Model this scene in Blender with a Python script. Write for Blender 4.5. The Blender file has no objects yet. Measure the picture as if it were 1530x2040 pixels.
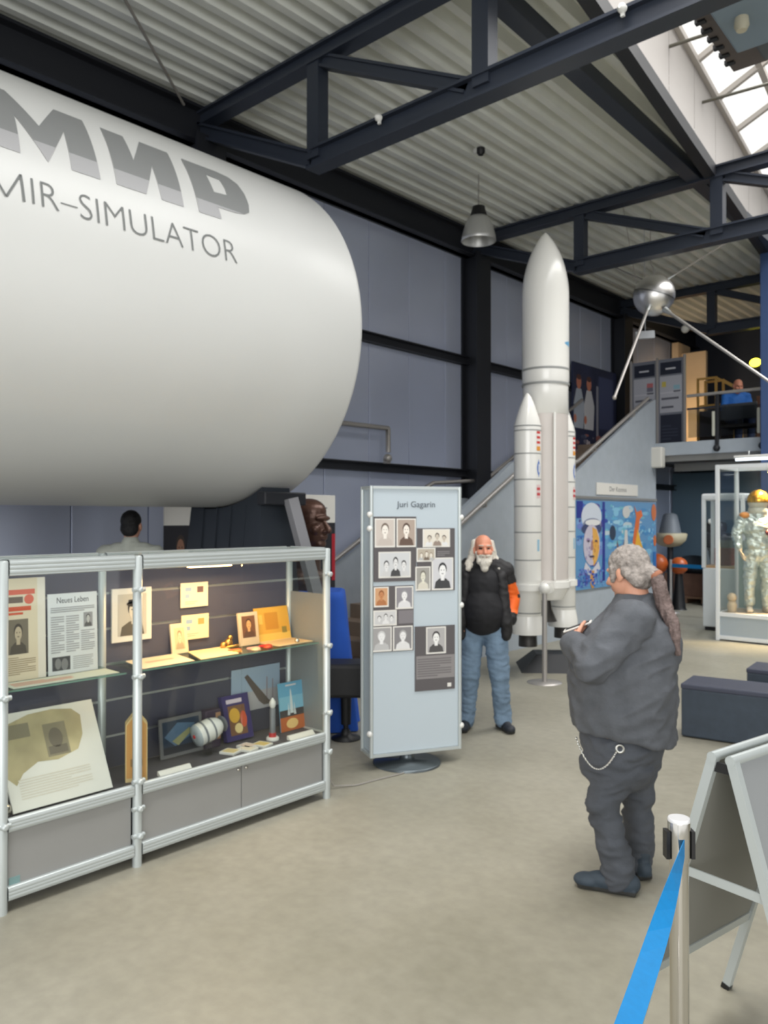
import bpy, bmesh, math, random
from mathutils import Vector, Matrix, Euler
random.seed(7)
SC = bpy.context.scene
COL = SC.collection
R = math.radians

# ---------------------------------------------------------------- camera
cam = bpy.data.objects.new('camera', bpy.data.cameras.new('camera'))
COL.objects.link(cam)
cam.data.sensor_fit = 'HORIZONTAL'
cam.data.sensor_width = 36.0
cam.data.lens = 36.0 * 1600.0 / 1530.0
cam.data.clip_start = 0.05
cam.location = (0, 0, 1.8)
cam.data.dof.use_dof = True
cam.data.dof.focus_distance = 0.9
cam.data.dof.aperture_fstop = 17.0
cam.rotation_euler = (R(90.43), 0, R(41.888))
SC.camera = cam

# ---------------------------------------------------------------- world, lights, exposure
SC.view_settings.view_transform = 'Standard'
SC.view_settings.look = 'None'
SC.view_settings.exposure = 0.55
SC.view_settings.gamma = 1.0
wd = bpy.data.worlds.new('overcast_sky')
SC.world = wd
wd.use_nodes = True
nt = wd.node_tree
bg = nt.nodes['Background']
tc = nt.nodes.new('ShaderNodeTexCoord')
sp = nt.nodes.new('ShaderNodeSeparateXYZ')
cr = nt.nodes.new('ShaderNodeValToRGB')
nt.links.new(tc.outputs['Generated'], sp.inputs[0])
nt.links.new(sp.outputs['Z'], cr.inputs[0])
cr.color_ramp.elements[0].position = 0.0
cr.color_ramp.elements[0].color = (0.84, 0.85, 0.85, 1)
cr.color_ramp.elements[1].position = 0.5
cr.color_ramp.elements[1].color = (0.995, 1.0, 1.0, 1)
nt.links.new(cr.outputs[0], bg.inputs[0])
bg.inputs[1].default_value = 1.0


def area_light(name, loc, rot, sx, sy, power, color=(1, 1, 1), spread=180):
    l = bpy.data.lights.new(name, 'AREA')
    l.shape = 'RECTANGLE'
    l.size = sx
    l.size_y = sy
    l.energy = power
    l.color = color
    l.spread = R(spread)
    o = bpy.data.objects.new(name, l)
    o.location = loc
    o.rotation_euler = rot
    COL.objects.link(o)
    return o


# daylight falling through the long ridge skylight
area_light('skylight_daylight', (-1.75, 7.5, 7.4), (0, 0, 0), 2.2, 14.0, 480, (1.0, 0.992, 0.98), 130)
# added fill light behind the camera, standing for an assumed glazed front
area_light('front_fill_light', (3.5, -4.5, 3.2), (R(98), 0, R(28)), 7.0, 4.0, 300, (1.0, 0.995, 0.985))

# ---------------------------------------------------------------- materials


def lin(c):
    out = []
    for v in c[:3]:
        v /= 255.0
        out.append(v / 12.92 if v <= 0.04045 else ((v + 0.055) / 1.055) ** 2.4)
    return (out[0], out[1], out[2], 1.0)


MATS = {}


def mat(name, c, rough=0.55, metal=0.0, noise=None, bump=None, spec=0.5, emit=None, coat=0.0):
    """A procedural Principled material; noise=(scale, amount), bump=(scale, strength)."""
    if name in MATS:
        return MATS[name]
    m = bpy.data.materials.new(name)
    m.use_nodes = True
    n = m.node_tree
    b = n.nodes['Principled BSDF']
    b.inputs['Base Color'].default_value = lin(c)
    b.inputs['Roughness'].default_value = rough
    b.inputs['Metallic'].default_value = metal
    b.inputs['Specular IOR Level'].default_value = spec
    b.inputs['Coat Weight'].default_value = coat
    m.diffuse_color = lin(c)
    co = n.nodes.new('ShaderNodeTexCoord')
    if noise:
        t = n.nodes.new('ShaderNodeTexNoise')
        t.inputs['Scale'].default_value = noise[0]
        t.inputs['Detail'].default_value = 5
        n.links.new(co.outputs['Object'], t.inputs['Vector'])
        r = n.nodes.new('ShaderNodeValToRGB')
        base = lin(c)
        a = noise[1]
        r.color_ramp.elements[0].position = 0.3
        r.color_ramp.elements[1].position = 0.7
        r.color_ramp.elements[0].color = tuple(v * (1 - a) for v in base[:3]) + (1,)
        r.color_ramp.elements[1].color = tuple(min(1, v * (1 + a)) for v in base[:3]) + (1,)
        n.links.new(t.outputs['Fac'], r.inputs[0])
        n.links.new(r.outputs[0], b.inputs['Base Color'])
    if bump:
        t2 = n.nodes.new('ShaderNodeTexNoise')
        t2.inputs['Scale'].default_value = bump[0]
        t2.inputs['Detail'].default_value = 3
        n.links.new(co.outputs['Object'], t2.inputs['Vector'])
        bp = n.nodes.new('ShaderNodeBump')
        bp.inputs['Strength'].default_value = bump[1]
        bp.inputs['Distance'].default_value = 0.02
        n.links.new(t2.outputs['Fac'], bp.inputs['Height'])
        n.links.new(bp.outputs[0], b.inputs['Normal'])
    if emit:
        b.inputs['Emission Color'].default_value = lin(emit[0])
        b.inputs['Emission Strength'].default_value = emit[1]
    MATS[name] = m
    return m


def glass(name, tint=(251, 253, 252), refl=0.06):
    if name in MATS:
        return MATS[name]
    m = bpy.data.materials.new(name)
    m.use_nodes = True
    n = m.node_tree
    n.nodes.remove(n.nodes['Principled BSDF'])
    tr = n.nodes.new('ShaderNodeBsdfTransparent')
    tr.inputs[0].default_value = lin(tint)
    gl = n.nodes.new('ShaderNodeBsdfGlossy')
    gl.inputs['Roughness'].default_value = 0.03
    fr = n.nodes.new('ShaderNodeLayerWeight')
    fr.inputs['Blend'].default_value = 0.25
    mp = n.nodes.new('ShaderNodeMapRange')
    mp.inputs['To Min'].default_value = refl * 0.4
    mp.inputs['To Max'].default_value = refl * 5
    mx = n.nodes.new('ShaderNodeMixShader')
    n.links.new(fr.outputs['Fresnel'], mp.inputs['Value'])
    n.links.new(mp.outputs[0], mx.inputs[0])
    n.links.new(tr.outputs[0], mx.inputs[1])
    n.links.new(gl.outputs[0], mx.inputs[2])
    n.links.new(mx.outputs[0], n.nodes['Material Output'].inputs[0])
    MATS[name] = m
    return m


# ---------------------------------------------------------------- mesh builder


class MB:
    """Collects shapes and links them as ONE mesh object; org is taken off every vertex."""

    def __init__(self, org=(0, 0, 0)):
        self.v, self.f, self.m, self.s = [], [], [], []
        self.slots = []
        self.org = Vector(org)
        self.cur = None
        self.M = None

    def use(self, m):
        if m not in self.slots:
            self.slots.append(m)
        self.cur = self.slots.index(m)
        return self

    def add(self, vs, fs, smooth=False, M=None):
        o = len(self.v)
        M = M or self.M
        for p in vs:
            p = Vector(p)
            if M is not None:
                p = M @ p
            self.v.append(p)
        for q in fs:
            self.f.append([i + o for i in q])
            self.m.append(self.cur or 0)
            self.s.append(smooth)
        return self

    def box(self, a, b, M=None, bev=0.0):
        x0, y0, z0 = (min(a[i], b[i]) for i in range(3))
        x1, y1, z1 = (max(a[i], b[i]) for i in range(3))
        if bev <= 0:
            vs = [(x0, y0, z0), (x1, y0, z0), (x1, y1, z0), (x0, y1, z0), (x0, y0, z1), (x1, y0, z1), (x1, y1, z1), (x0, y1, z1)]
            fs = [(0, 3, 2, 1), (4, 5, 6, 7), (0, 1, 5, 4), (1, 2, 6, 5), (2, 3, 7, 6), (3, 0, 4, 7)]
            return self.add(vs, fs, False, M)
        bm = bmesh.new()
        bmesh.ops.create_cube(bm, size=1.0)
        for v in bm.verts:
            v.co = Vector((x0 + (v.co.x + .5) * (x1 - x0), y0 + (v.co.y + .5) * (y1 - y0), z0 + (v.co.z + .5) * (z1 - z0)))
        bev = min(bev, .45 * min(x1 - x0, y1 - y0, z1 - z0))
        bmesh.ops.bevel(bm, geom=bm.edges[:], offset=bev, segments=2, profile=0.5, affect='EDGES')
        return self.bm(bm, M)

    def bm(self, bm, M=None, smooth=False):
        bm.verts.index_update()
        self.add([v.co.copy() for v in bm.verts], [[v.index for v in f.verts] for f in bm.faces], smooth, M)
        bm.free()
        return self

    def bar(self, p, q, w, h, up=(0, 0, 1), M=None):
        """Rectangular bar from p to q, w wide (sideways), h high (along up)."""
        p, q = Vector(p), Vector(q)
        d = (q - p).normalized()
        u = Vector(up)
        s = d.cross(u)
        if s.length < 1e-5:
            s = d.cross(Vector((1, 0, 0)))
        s.normalize()
        u = s.cross(d)
        vs = []
        for e in (p, q):
            for a, b in ((-1, -1), (1, -1), (1, 1), (-1, 1)):
                vs.append(e + s * (a * w / 2) + u * (b * h / 2))
        fs = [(3, 2, 1, 0), (4, 5, 6, 7), (0, 1, 5, 4), (1, 2, 6, 5), (2, 3, 7, 6), (3, 0, 4, 7)]
        return self.add(vs, fs, False, M)

    def tube(self, pts, r, n=12, cap=True, M=None):
        """Round tube along a polyline; r is a number or one radius per point."""
        P = [Vector(p) for p in pts]
        k = len(P)
        rs = r if isinstance(r, (list, tuple)) else [r] * k
        vs, fs = [], []
        ref = None
        for i, p in enumerate(P):
            if i == 0:
                d = P[1] - P[0]
            elif i == k - 1:
                d = P[-1] - P[-2]
            else:
                d = (P[i + 1] - P[i]).normalized() + (P[i] - P[i - 1]).normalized()
            d.normalize()
            if ref is None:
                ref = Vector((0, 0, 1)) if abs(d.z) < .9 else Vector((1, 0, 0))
            s = d.cross(ref).normalized()
            ref = s.cross(d)
            for j in range(n):
                t = 2 * math.pi * j / n
                vs.append(p + (s * math.cos(t) + ref * math.sin(t)) * rs[i])
        for i in range(k - 1):
            for j in range(n):
                a, b = i * n + j, i * n + (j + 1) % n
                fs.append((a, b, b + n, a + n))
        self.add(vs, fs, True, M)
        if cap:
            self.add(vs[:n], [tuple(range(n))[::-1]], False, M)
            self.add(vs[-n:], [tuple(range(n))], False, M)
        return self

    def lathe(self, prof, c=(0, 0, 0), axis=(0, 0, 1), n=40, M=None, smooth=True, cap=True):
        """Revolve (radius, height) pairs about an axis through c."""
        a = Vector(axis).normalized()
        t = Vector((1, 0, 0)) if abs(a.x) < .9 else Vector((0, 1, 0))
        s = a.cross(t).normalized()
        u = a.cross(s)
        c = Vector(c)
        vs, fs = [], []
        for r, h in prof:
            for j in range(n):
                th = 2 * math.pi * j / n
                vs.append(c + a * h + (s * math.cos(th) + u * math.sin(th)) * max(r, 1e-4))
        for i in range(len(prof) - 1):
            for j in range(n):
                p, q = i * n + j, i * n + (j + 1) % n
                fs.append((p, q, q + n, p + n))
        self.add(vs, fs, smooth, M)
        if cap:
            self.add(vs[:n], [tuple(range(n))[::-1]], False, M)
            self.add(vs[-n:], [tuple(range(n))], False, M)
        return self

    def ball(self, c, r, n=24, M=None, rot=None):
        rr = r if isinstance(r, (list, tuple)) else (r, r, r)
        c = Vector(c)
        vs, fs = [], []
        h = n // 2
        E3 = rot.to_matrix() if rot is not None else None
        for i in range(h + 1):
            p = math.pi * i / h
            for j in range(n):
                t = 2 * math.pi * j / n
                q = Vector((rr[0] * math.sin(p) * math.cos(t), rr[1] * math.sin(p) * math.sin(t), rr[2] * math.cos(p)))
                if E3 is not None:
                    q = E3 @ q
                vs.append(c + q)
        for i in range(h):
            for j in range(n):
                a, b = i * n + j, i * n + (j + 1) % n
                fs.append((a, a + n, b + n, b))
        return self.add(vs, fs, True, M)

    def cone(self, p, r1, q, r2, n=16, M=None):
        """Round-ended tapered limb from p (radius r1) to q (radius r2)."""
        p, q = Vector(p), Vector(q)
        d = q - p
        L = d.length
        if L < 1e-6:
            return self.ball(p, r1, n, M)
        d /= L
        prof = []
        for i in range(6):
            t = math.pi / 2 * (1 - i / 6)
            prof.append((r1 * math.cos(t), -r1 * math.sin(t)))
        for i in range(7):
            t = math.pi / 2 * i / 6
            prof.append((r2 * math.cos(t), L + r2 * math.sin(t)))
        return self.lathe(prof, p, d, n, M, True, True)

    def poly(self, pts, M=None, z=0.0, th=0.0):
        """Flat polygon (2-D points) in the XY plane of M, optionally extruded by th."""
        k = len(pts)
        vs = [(p[0], p[1], z + th) for p in pts]
        ar = sum(pts[i][0] * pts[(i + 1) % k][1] - pts[(i + 1) % k][0] * pts[i][1] for i in range(k))
        o = list(range(k)) if ar > 0 else list(range(k))[::-1]
        if th <= 0:
            return self.add(vs, [o], False, M)
        vs += [(p[0], p[1], z) for p in pts]
        fs = [o, [i + k for i in o[::-1]]]
        for i in range(k):
            a, b = o[i], o[(i + 1) % k]
            fs.append([a, a + k, b + k, b])
        return self.add(vs, fs, False, M)

    def rect(self, x0, y0, x1, y1, M=None, z=0.0, th=0.0):
        return self.poly([(x0, y0), (x1, y0), (x1, y1), (x0, y1)], M, z, th)

    def oval(self, cx, cy, rx, ry, M=None, z=0.0, n=24, rot=0.0):
        ps = []
        for i in range(n):
            t = 2 * math.pi * i / n
            x, y = rx * math.cos(t), ry * math.sin(t)
            ps.append((cx + x * math.cos(rot) - y * math.sin(rot), cy + x * math.sin(rot) + y * math.cos(rot)))
        return self.poly(ps, M, z)

    def text(self, s, size, M=None, z=0.0, at=(0, 0), align='CENTER', width=None, fn=None, extrude=0.0):
        vs, fs = text_mesh(s, size, extrude)
        if not vs:
            return self
        x0 = min(v[0] for v in vs)
        x1 = max(v[0] for v in vs)
        k = (width / (x1 - x0)) if width else 1.0
        off = {'CENTER': -(x0 + x1) / 2, 'LEFT': -x0, 'RIGHT': -x1}[align]
        out = [((v[0] + off) * k + at[0], v[1] + at[1], v[2] + z) for v in vs]
        if fn:
            out = [fn(p) for p in out]
        return self.add(out, fs, False, M)

    def build(self, name, m=None, parent=None, auto=None):
        me = bpy.data.meshes.new(name)
        me.from_pydata([tuple(p - self.org) for p in self.v], [], self.f)
        if m is not None:
            me.materials.append(m)
        else:
            for x in self.slots:
                me.materials.append(x)
            for p, i in zip(me.polygons, self.m):
                p.material_index = i
        for p, i in zip(me.polygons, self.s):
            p.use_smooth = i
        me.update()
        o = bpy.data.objects.new(name, me)
        COL.objects.link(o)
        if parent is not None:
            o.parent = parent
        else:
            o.location = self.org
        return o


TEXTS = {}


def text_mesh(s, size, extrude=0.0, offset=0.0):
    key = (s, size, extrude, offset)
    if key in TEXTS:
        return TEXTS[key]
    cu = bpy.data.curves.new('t', 'FONT')
    cu.body = s
    cu.size = size
    cu.resolution_u = 4
    cu.extrude = extrude
    cu.offset = offset
    ob = bpy.data.objects.new('t', cu)
    COL.objects.link(ob)
    dg = bpy.context.evaluated_depsgraph_get()
    me = ob.evaluated_get(dg).to_mesh()
    vs = [tuple(v.co) for v in me.vertices]
    fs = [list(p.vertices) for p in me.polygons]
    ob.evaluated_get(dg).to_mesh_clear()
    bpy.data.objects.remove(ob)
    bpy.data.curves.remove(cu)
    TEXTS[key] = (vs, fs)
    return vs, fs


def frame(o, u, v):
    """Matrix whose XY plane runs along u and v from origin o (normal u x v)."""
    u, v = Vector(u).normalized(), Vector(v).normalized()
    w = u.cross(v).normalized()
    v = w.cross(u)
    return Matrix(((u.x, v.x, w.x, o[0]), (u.y, v.y, w.y, o[1]), (u.z, v.z, w.z, o[2]), (0, 0, 0, 1)))


def empty(name, loc=(0, 0, 0), rz=0.0):
    o = bpy.data.objects.new(name, None)
    o.empty_display_size = 0.1
    o.location = loc
    o.rotation_euler = (0, 0, rz)
    COL.objects.link(o)
    return o


def tag(o, label=None, cat=None, group=None, kind=None):
    if label:
        o['label'] = label
    if cat:
        o['category'] = cat
    if group:
        o['group'] = group
    if kind:
        o['kind'] = kind
    return o


def copy_tree(o, parent=None):
    c = o.copy()
    COL.objects.link(c)
    if parent is not None:
        c.parent = parent
    for ch in list(o.children):
        copy_tree(ch, c)
    return c


# common materials
STEEL = mat('navy_painted_steel', (44, 50, 62), 0.42)
STEELB = mat('black_painted_steel', (30, 32, 38), 0.5)
ALU = mat('brushed_aluminium', (196, 200, 200), 0.32, 0.75, bump=(60, .05))
ALUP = mat('pale_aluminium_profile', (190, 197, 197), 0.38, 0.35)
GALV = mat('galvanised_rail', (176, 172, 168), 0.4, 0.5)
CHROME = mat('polished_steel', (205, 202, 196), 0.12, 1.0)
PAPER = mat('white_paper', (228, 226, 220), 0.8)
CREAM = mat('cream_paper', (226, 214, 182), 0.8)
BLACKP = mat('black_plastic', (24, 24, 26), 0.45)
WHITEP = mat('white_plastic', (226, 226, 222), 0.4)
GLASS = glass('clear_glass')
LBLUE = mat('pale_blue_painted_wall', (172, 181, 190), 0.6, noise=(6, .04))
INK = mat('dark_grey_ink', (58, 62, 64), 0.6)
# ---------------------------------------------------------------- the hall


def concrete():
    m = bpy.data.materials.new('polished_concrete')
    m.use_nodes = True
    n = m.node_tree
    b = n.nodes['Principled BSDF']
    co = n.nodes.new('ShaderNodeTexCoord')
    t1 = n.nodes.new('ShaderNodeTexNoise')
    t1.inputs['Scale'].default_value = 0.55
    t1.inputs['Detail'].default_value = 6
    t1.inputs['Roughness'].default_value = 0.6
    t2 = n.nodes.new('ShaderNodeTexNoise')
    t2.inputs['Scale'].default_value = 14
    t2.inputs['Detail'].default_value = 6
    r1 = n.nodes.new('ShaderNodeValToRGB')
    r1.color_ramp.elements[0].position = 0.32
    r1.color_ramp.elements[0].color = lin((142, 138, 122))
    r1.color_ramp.elements[1].position = 0.68
    r1.color_ramp.elements[1].color = lin((170, 166, 152))
    r2 = n.nodes.new('ShaderNodeValToRGB')
    r2.color_ramp.elements[0].position = 0.3
    r2.color_ramp.elements[0].color = (.74, .74, .74, 1)
    r2.color_ramp.elements[1].position = 0.7
    mx = n.nodes.new('ShaderNodeMixRGB')
    mx.blend_type = 'MULTIPLY'
    mx.inputs[0].default_value = 0.55
    n.links.new(co.outputs['Object'], t1.inputs['Vector'])
    n.links.new(co.outputs['Object'], t2.inputs['Vector'])
    n.links.new(t1.outputs['Fac'], r1.inputs[0])
    n.links.new(t2.outputs['Fac'], r2.inputs[0])
    n.links.new(r1.outputs[0], mx.inputs[1])
    n.links.new(r2.outputs[0], mx.inputs[2])
    n.links.new(mx.outputs[0], b.inputs['Base Color'])
    rr = n.nodes.new('ShaderNodeMapRange')
    rr.inputs['To Min'].default_value = 0.34
    rr.inputs['To Max'].default_value = 0.5
    n.links.new(t1.outputs['Fac'], rr.inputs['Value'])
    n.links.new(rr.outputs[0], b.inputs['Roughness'])
    b.inputs['Specular IOR Level'].default_value = 0.4
    return m


WALLM = mat('blue_grey_cladding', (198, 206, 228), 0.30, 0.35, spec=0.7, noise=(1.2, .03))
DECK = mat('grey_metal_roof_deck', (226, 228, 222), 0.42, 0.05, noise=(2.5, .05))
DARKWALL = mat('dark_navy_wall', (40, 46, 60), 0.6)
TEAL = mat('dark_teal_wall', (86, 108, 122), 0.6, noise=(2, .04))

f = MB().use(concrete()).box((-7.5, -6, -.2), (8, 19.2, 0)).build('floor')
tag(f, 'polished grey-beige concrete floor of the hall', 'floor', kind='structure')

# left wall: vertical metal cladding panels with open joints
w = MB().use(WALLM)
y = -6.27
while y < 19:
    w.box((-7.42, y + .006, 0), (-7.30, y + .824, 6.2), bev=.006)
    y += .83
w.use(STEELB).box((-7.5, -6, 0), (-7.42, 19.1, 6.2))
tag(w.build('wall_left'), 'blue-grey metal clad side wall', 'wall', kind='structure')

for z0, z1, lab in ((2.42, 2.54, 'lower dark horizontal steel rail on the blue-grey wall'), (4.13, 4.26, 'upper dark horizontal steel rail on the blue-grey wall')):
    r = MB().use(STEELB)
    r.box((-7.30, -6, z0), (-7.19, 19, z0 + .02)).box((-7.30, -6, z1 - .02), (-7.19, 19, z1)).box((-7.26, -6, z0), (-7.24, 19, z1))
    tag(r.build('wall_rail'), lab, 'rail', kind='structure')

e = MB().use(STEELB)
e.box((-7.32, -6, 5.77), (-7.06, 19, 5.80)).box((-7.32, -6, 6.12), (-7.06, 19, 6.15)).box((-7.26, -6, 5.77), (-7.16, 19, 6.15))
tag(e.build('eave_beam'), 'dark steel eave beam along the top of the side wall', 'beam', kind='structure')

COLN = {0.08: 'dark steel wall column beside the display case end', 5.08: 'dark steel wall column behind the white module', 10.08: 'dark steel wall column behind the hanging lamp', 15.08: 'dark steel wall column beyond the staircase top'}
for yc, lab in COLN.items():
    c = MB().use(STEELB)
    c.box((-7.30, yc - .185, 0), (-7.275, yc + .185, 5.83)).box((-7.03, yc - .185, 0), (-7.0, yc + .185, 5.83)).box((-7.28, yc - .1, 0), (-7.02, yc + .1, 5.83))
    tag(c.build('steel_column'), lab, 'column', kind='structure')

# corrugated roof deck, ribs running along the hall; its edge follows the skylight
SLOPE = 0.119


def edge_x(yy):
    return -3.17 - SLOPE * (yy - 7.04)


def deck_profile(x0, x1, pitch=.22):
    pts = []
    x = x0
    while x < x1:
        pts += [(x, 6.15), (x + pitch * .36, 6.15), (x + pitch * .5, 6.26), (x + pitch * .86, 6.26)]
        x += pitch
    return [p for p in pts if p[0] <= x1]


def deck(mb, pts, ylo, yhi):
    vs, fs, ids = [], [], []
    for x, z in pts:
        a, b = ylo(x), yhi(x)
        ids.append(b > a + .05)
        vs += [(x, a, z), (x, max(b, a), z)]
    for i in range(len(pts) - 1):
        if ids[i] and ids[i + 1]:
            fs.append((2 * i, 2 * i + 1, 2 * i + 3, 2 * i + 2))
    o = len(vs)
    vs2 = [(v[0], v[1], 6.32) for v in vs]
    fs2 = [tuple(j + o for j in q[::-1]) for q in fs]
    mb.add(vs + vs2, fs + fs2)


c = MB().use(DECK)
deck(c, deck_profile(-7.45, -1.2), lambda x: -6.0, lambda x: min(19.1, 7.04 + (-3.17 - x) / SLOPE))
deck(c, deck_profile(-1.9, 8.0), lambda x: max(-6.0, 7.04 + (0.03 - x) / SLOPE), lambda x: 19.1)
tag(c.build('ceiling'), 'ribbed grey metal roof deck', 'ceiling', kind='structure')

# roof trusses across the hall
TR = {0.08: 'dark steel roof truss above the photographer', 5.08: 'nearest dark steel roof truss, landing above the white module', 10.08: 'middle dark steel roof truss, crossing behind the rocket tip', 15.08: 'far dark steel roof truss above the gallery'}
for yt, lab in TR.items():
    t = empty('roof_truss', (-7.0, yt, 5.1))
    tag(t, lab, 'roof truss', kind='structure')
    zb = 5.10 if yt < 8 else 5.28
    og = (-7.0, yt, 5.1)

    def H(p, q, w, h):
        m_ = MB(og).use(STEEL)
        p, q = Vector(p), Vector(q)
        d = (q - p).normalized()
        up = Vector((0, 1, 0)).cross(d)
        m_.bar(p + up * (h / 2 - .012), q + up * (h / 2 - .012), w, .024, up)
        m_.bar(p - up * (h / 2 - .012), q - up * (h / 2 - .012), w, .024, up)
        m_.bar(p, q, .07, h - .02, up)
        return m_
    H((-7.3, yt, 6.05), (8, yt, 6.05), .16, .15).build('top_chord', None, t)
    H((-5.45, yt, zb), (8, yt, zb), .17, .19).build('bottom_chord', None, t)
    H((-7.2, yt, 5.95), (-5.42, yt, zb), .16, .15).build('end_diagonal', None, t)
    x = -5.38
    k = 0
    while x < 7.5:
        MB(og).use(STEEL).bar((x, yt, zb), (x, yt, 6.0), .13, .15, (1, 0, 0)).build('post', None, t)
        H((x + .1, yt, 5.97), (x + 1.72, yt, zb + .05), .12, .12).build('diagonal', None, t)
        x += 1.86
        k += 1

p = MB().use(STEEL)
p.bar((-3.55, 0, 6.075), (-4.0, 19, 6.075), .17, .15)
tag(p.build('purlin'), 'dark steel purlin under the roof deck beside the skylight', 'beam', kind='structure')

# ridge skylight: upstand walls, sloping panes, bars
SM = Matrix.Translation((-3.17, 7.04, 0)) @ Matrix.Rotation(math.atan(SLOPE), 4, 'Z')
UPST = mat('white_skylight_upstand', (168, 164, 161), 0.6, noise=(1.5, .03))
BARM = mat('pale_skylight_bar', (196, 190, 184), 0.5)
PANE = glass('skylight_pane', (250, 248, 244), 0.03)
sk = empty('window_1', (-3.17, 7.04, 6.3))
tag(sk, 'long bright ridge skylight in the roof', 'skylight', kind='structure')
so = (-3.17, 7.04, 6.3)
W_ = 3.15
u = MB(so).use(UPST)
u.M = SM
for k in range(-8, 12):
    u.box((-.05, k * 1.0, 6.14), (0, k * 1.0 + .985, 6.92)).box((W_, k * 1.0, 6.14), (W_ + .05, k * 1.0 + .985, 6.92))
u.build('upstand', None, sk)
cb = MB(so).use(STEELB)
cb.M = SM
cb.box((-.13, -8, 5.99), (0, 12, 6.14)).box((W_, -8, 5.99), (W_ + .13, 12, 6.14))
cb.build('curb_beam', None, sk)
pn = MB(so).use(PANE)
pn.M = SM
pn.add([(0, -8, 6.92), (W_ / 2, -8, 7.75), (W_ / 2, 12, 7.75), (0, 12, 6.92), (W_, -8, 6.92), (W_, 12, 6.92)], [(0, 1, 2, 3), (1, 4, 5, 2)])
pn.build('pane', None, sk)
br = MB(so).use(BARM)
br.M = SM
for k in range(-8, 13):
    br.bar((0, k, 6.92), (W_ / 2, k, 7.75), .06, .06).bar((W_ / 2, k, 7.75), (W_, k, 6.92), .06, .06)
for x, z in ((0.02, 6.92), (.5, 7.19), (W_ / 2, 7.75), (W_ - .02, 6.92)):
    br.bar((x, -8, z), (x, 12, z), .07, .07)
br.build('glazing_bar', None, sk)
for yy in (-3.2, -1.2, 1.0, 2.35, 4.5, 6.6):
    m_ = MB(so).use(mat('olive_grey_tie_rod', (96, 94, 84), .5))
    m_.M = SM
    m_.tube([(-.05, yy, 6.62), (W_ + .05, yy, 6.62)], .018, 8).build('tie_rod', None, sk)

# gallery floor, its edge beam, far walls
g = MB().use(LBLUE).box((-6.0, 13.97, 2.91), (8, 14.07, 3.135))
g.use(STEELB).box((-6.0, 14.05, 2.8), (8, 19, 2.95)).use(mat('grey_gallery_carpet', (70, 68, 70), .9)).box((-7.3, 14.07, 2.95), (8, 19, 3.12))
g.use(mat('grey_steel_channel', (128, 128, 126), .5)).box((-6.0, 14.0, 2.80), (8, 14.05, 2.91)).box((-5.9, 14.6, 2.66), (8, 14.72, 2.80))
tag(g.build('gallery_floor'), 'pale blue edged gallery floor slab over the storage area', 'gallery floor', kind='structure')
b = MB().use(DARKWALL).box((-7.5, 19, 3.0), (8, 19.2, 6.3)).use(TEAL).box((-7.5, 19, 0), (8, 19.2, 3.0))
tag(b.build('wall_back'), 'dark far wall behind the gallery and storage area', 'wall', kind='structure')
b = MB().use(TEAL).box((-7.28, 17.9, 0), (0, 18.0, 2.8))
tag(b.build('partition_wall'), 'dark teal partition wall under the gallery', 'wall', kind='structure')
b = MB().use(DARKWALL).box((8, 9, 0), (8.2, 19.2, 6.3))  # unseen wall, added to keep side light out of the gallery
tag(b.build('wall_right'), 'unseen dark wall added at the right to block side light', 'wall', kind='structure')
b = MB().use(mat('deep_blue_painted_steel', (58, 80, 122), .5, noise=(3, .04))).box((-4.05, 13.45, 0), (-3.6, 13.9, 6.15), bev=.01)
tag(b.build('blue_pillar'), 'deep blue painted pillar at the right end of the gallery railing', 'pillar', kind='structure')

# ---------------------------------------------------------------- staircase along the wall
st = empty('staircase', (-6.65, 6.4, 0))
tag(st, 'pale blue walled staircase climbing along the side wall to the gallery', 'staircase', kind='structure')
so = (-6.65, 6.4, 0)
sm = MB(so).use(mat('brown_stair_tread', (146, 128, 112), .6, noise=(8, .08)))
z = 0
for i in range(8):
    sm.box((-7.28, 6.5 + i * .3, 0), (-6.06, 6.5 + i * .3 + .31, (i + 1) * .175))
sm.box((-7.28, 8.9, 1.2), (-6.06, 10.4, 1.4))
for i in range(10):
    sm.box((-7.28, 10.4 + i * .32, 1.4 + i * .1735 - .1), (-6.06, 10.4 + i * .32 + .33, 1.4 + (i + 1) * .1735))
sm.box((-7.28, 13.6, 2.95), (-6.06, 14.2, 3.135))
sm.build('steps', None, st)
tp = [(6.42, .93), (9.33, 2.57), (9.9, 2.60), (10.3, 2.13), (11.04, 2.48), (13.5, 3.74), (13.99, 3.93)]
pl = [(6.42, 0), (13.99, 0)] + tp[::-1]
sw = MB(so).use(LBLUE)
sw.poly([(q[0], q[1]) for q in pl], frame((-6.06, 0, 0), (0, 1, 0), (0, 0, 1)), 0, .07)
sw.build('balustrade_wall', None, st)
lo = [(6.3, 1.0), (8.85, 2.3), (10.3, 2.33), (13.4, 3.92)]
sw = MB(so).use(LBLUE)
sw.poly([(6.3, 0), (13.4, 1.5), (13.4, 3.75), (10.3, 2.1), (8.9, 2.1), (6.3, .8)], frame((-7.28, 0, 0), (0, 1, 0), (0, 0, 1)), 0, .06)
sw.build('wall_lining', None, st)
MB(so).use(GALV).tube([(-7.13, 6.35, .92), (-7.13, 8.85, 2.235), (-7.13, 9.0, 2.30), (-7.13, 10.3, 2.385), (-7.13, 13.4, 3.97)], .028, 12).build('handrail', None, st)
MB(so).use(GALV).tube([(-5.94, 6.45, .86), (-5.94, 8.12, 1.77), (-5.94, 9.32, 2.42), (-5.94, 9.4, 2.44), (-5.94, 10.3, 2.44), (-5.94, 11.04, 2.67), (-5.94, 13.56, 3.90)], .03, 12).build('handrail', None, st)
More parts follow.
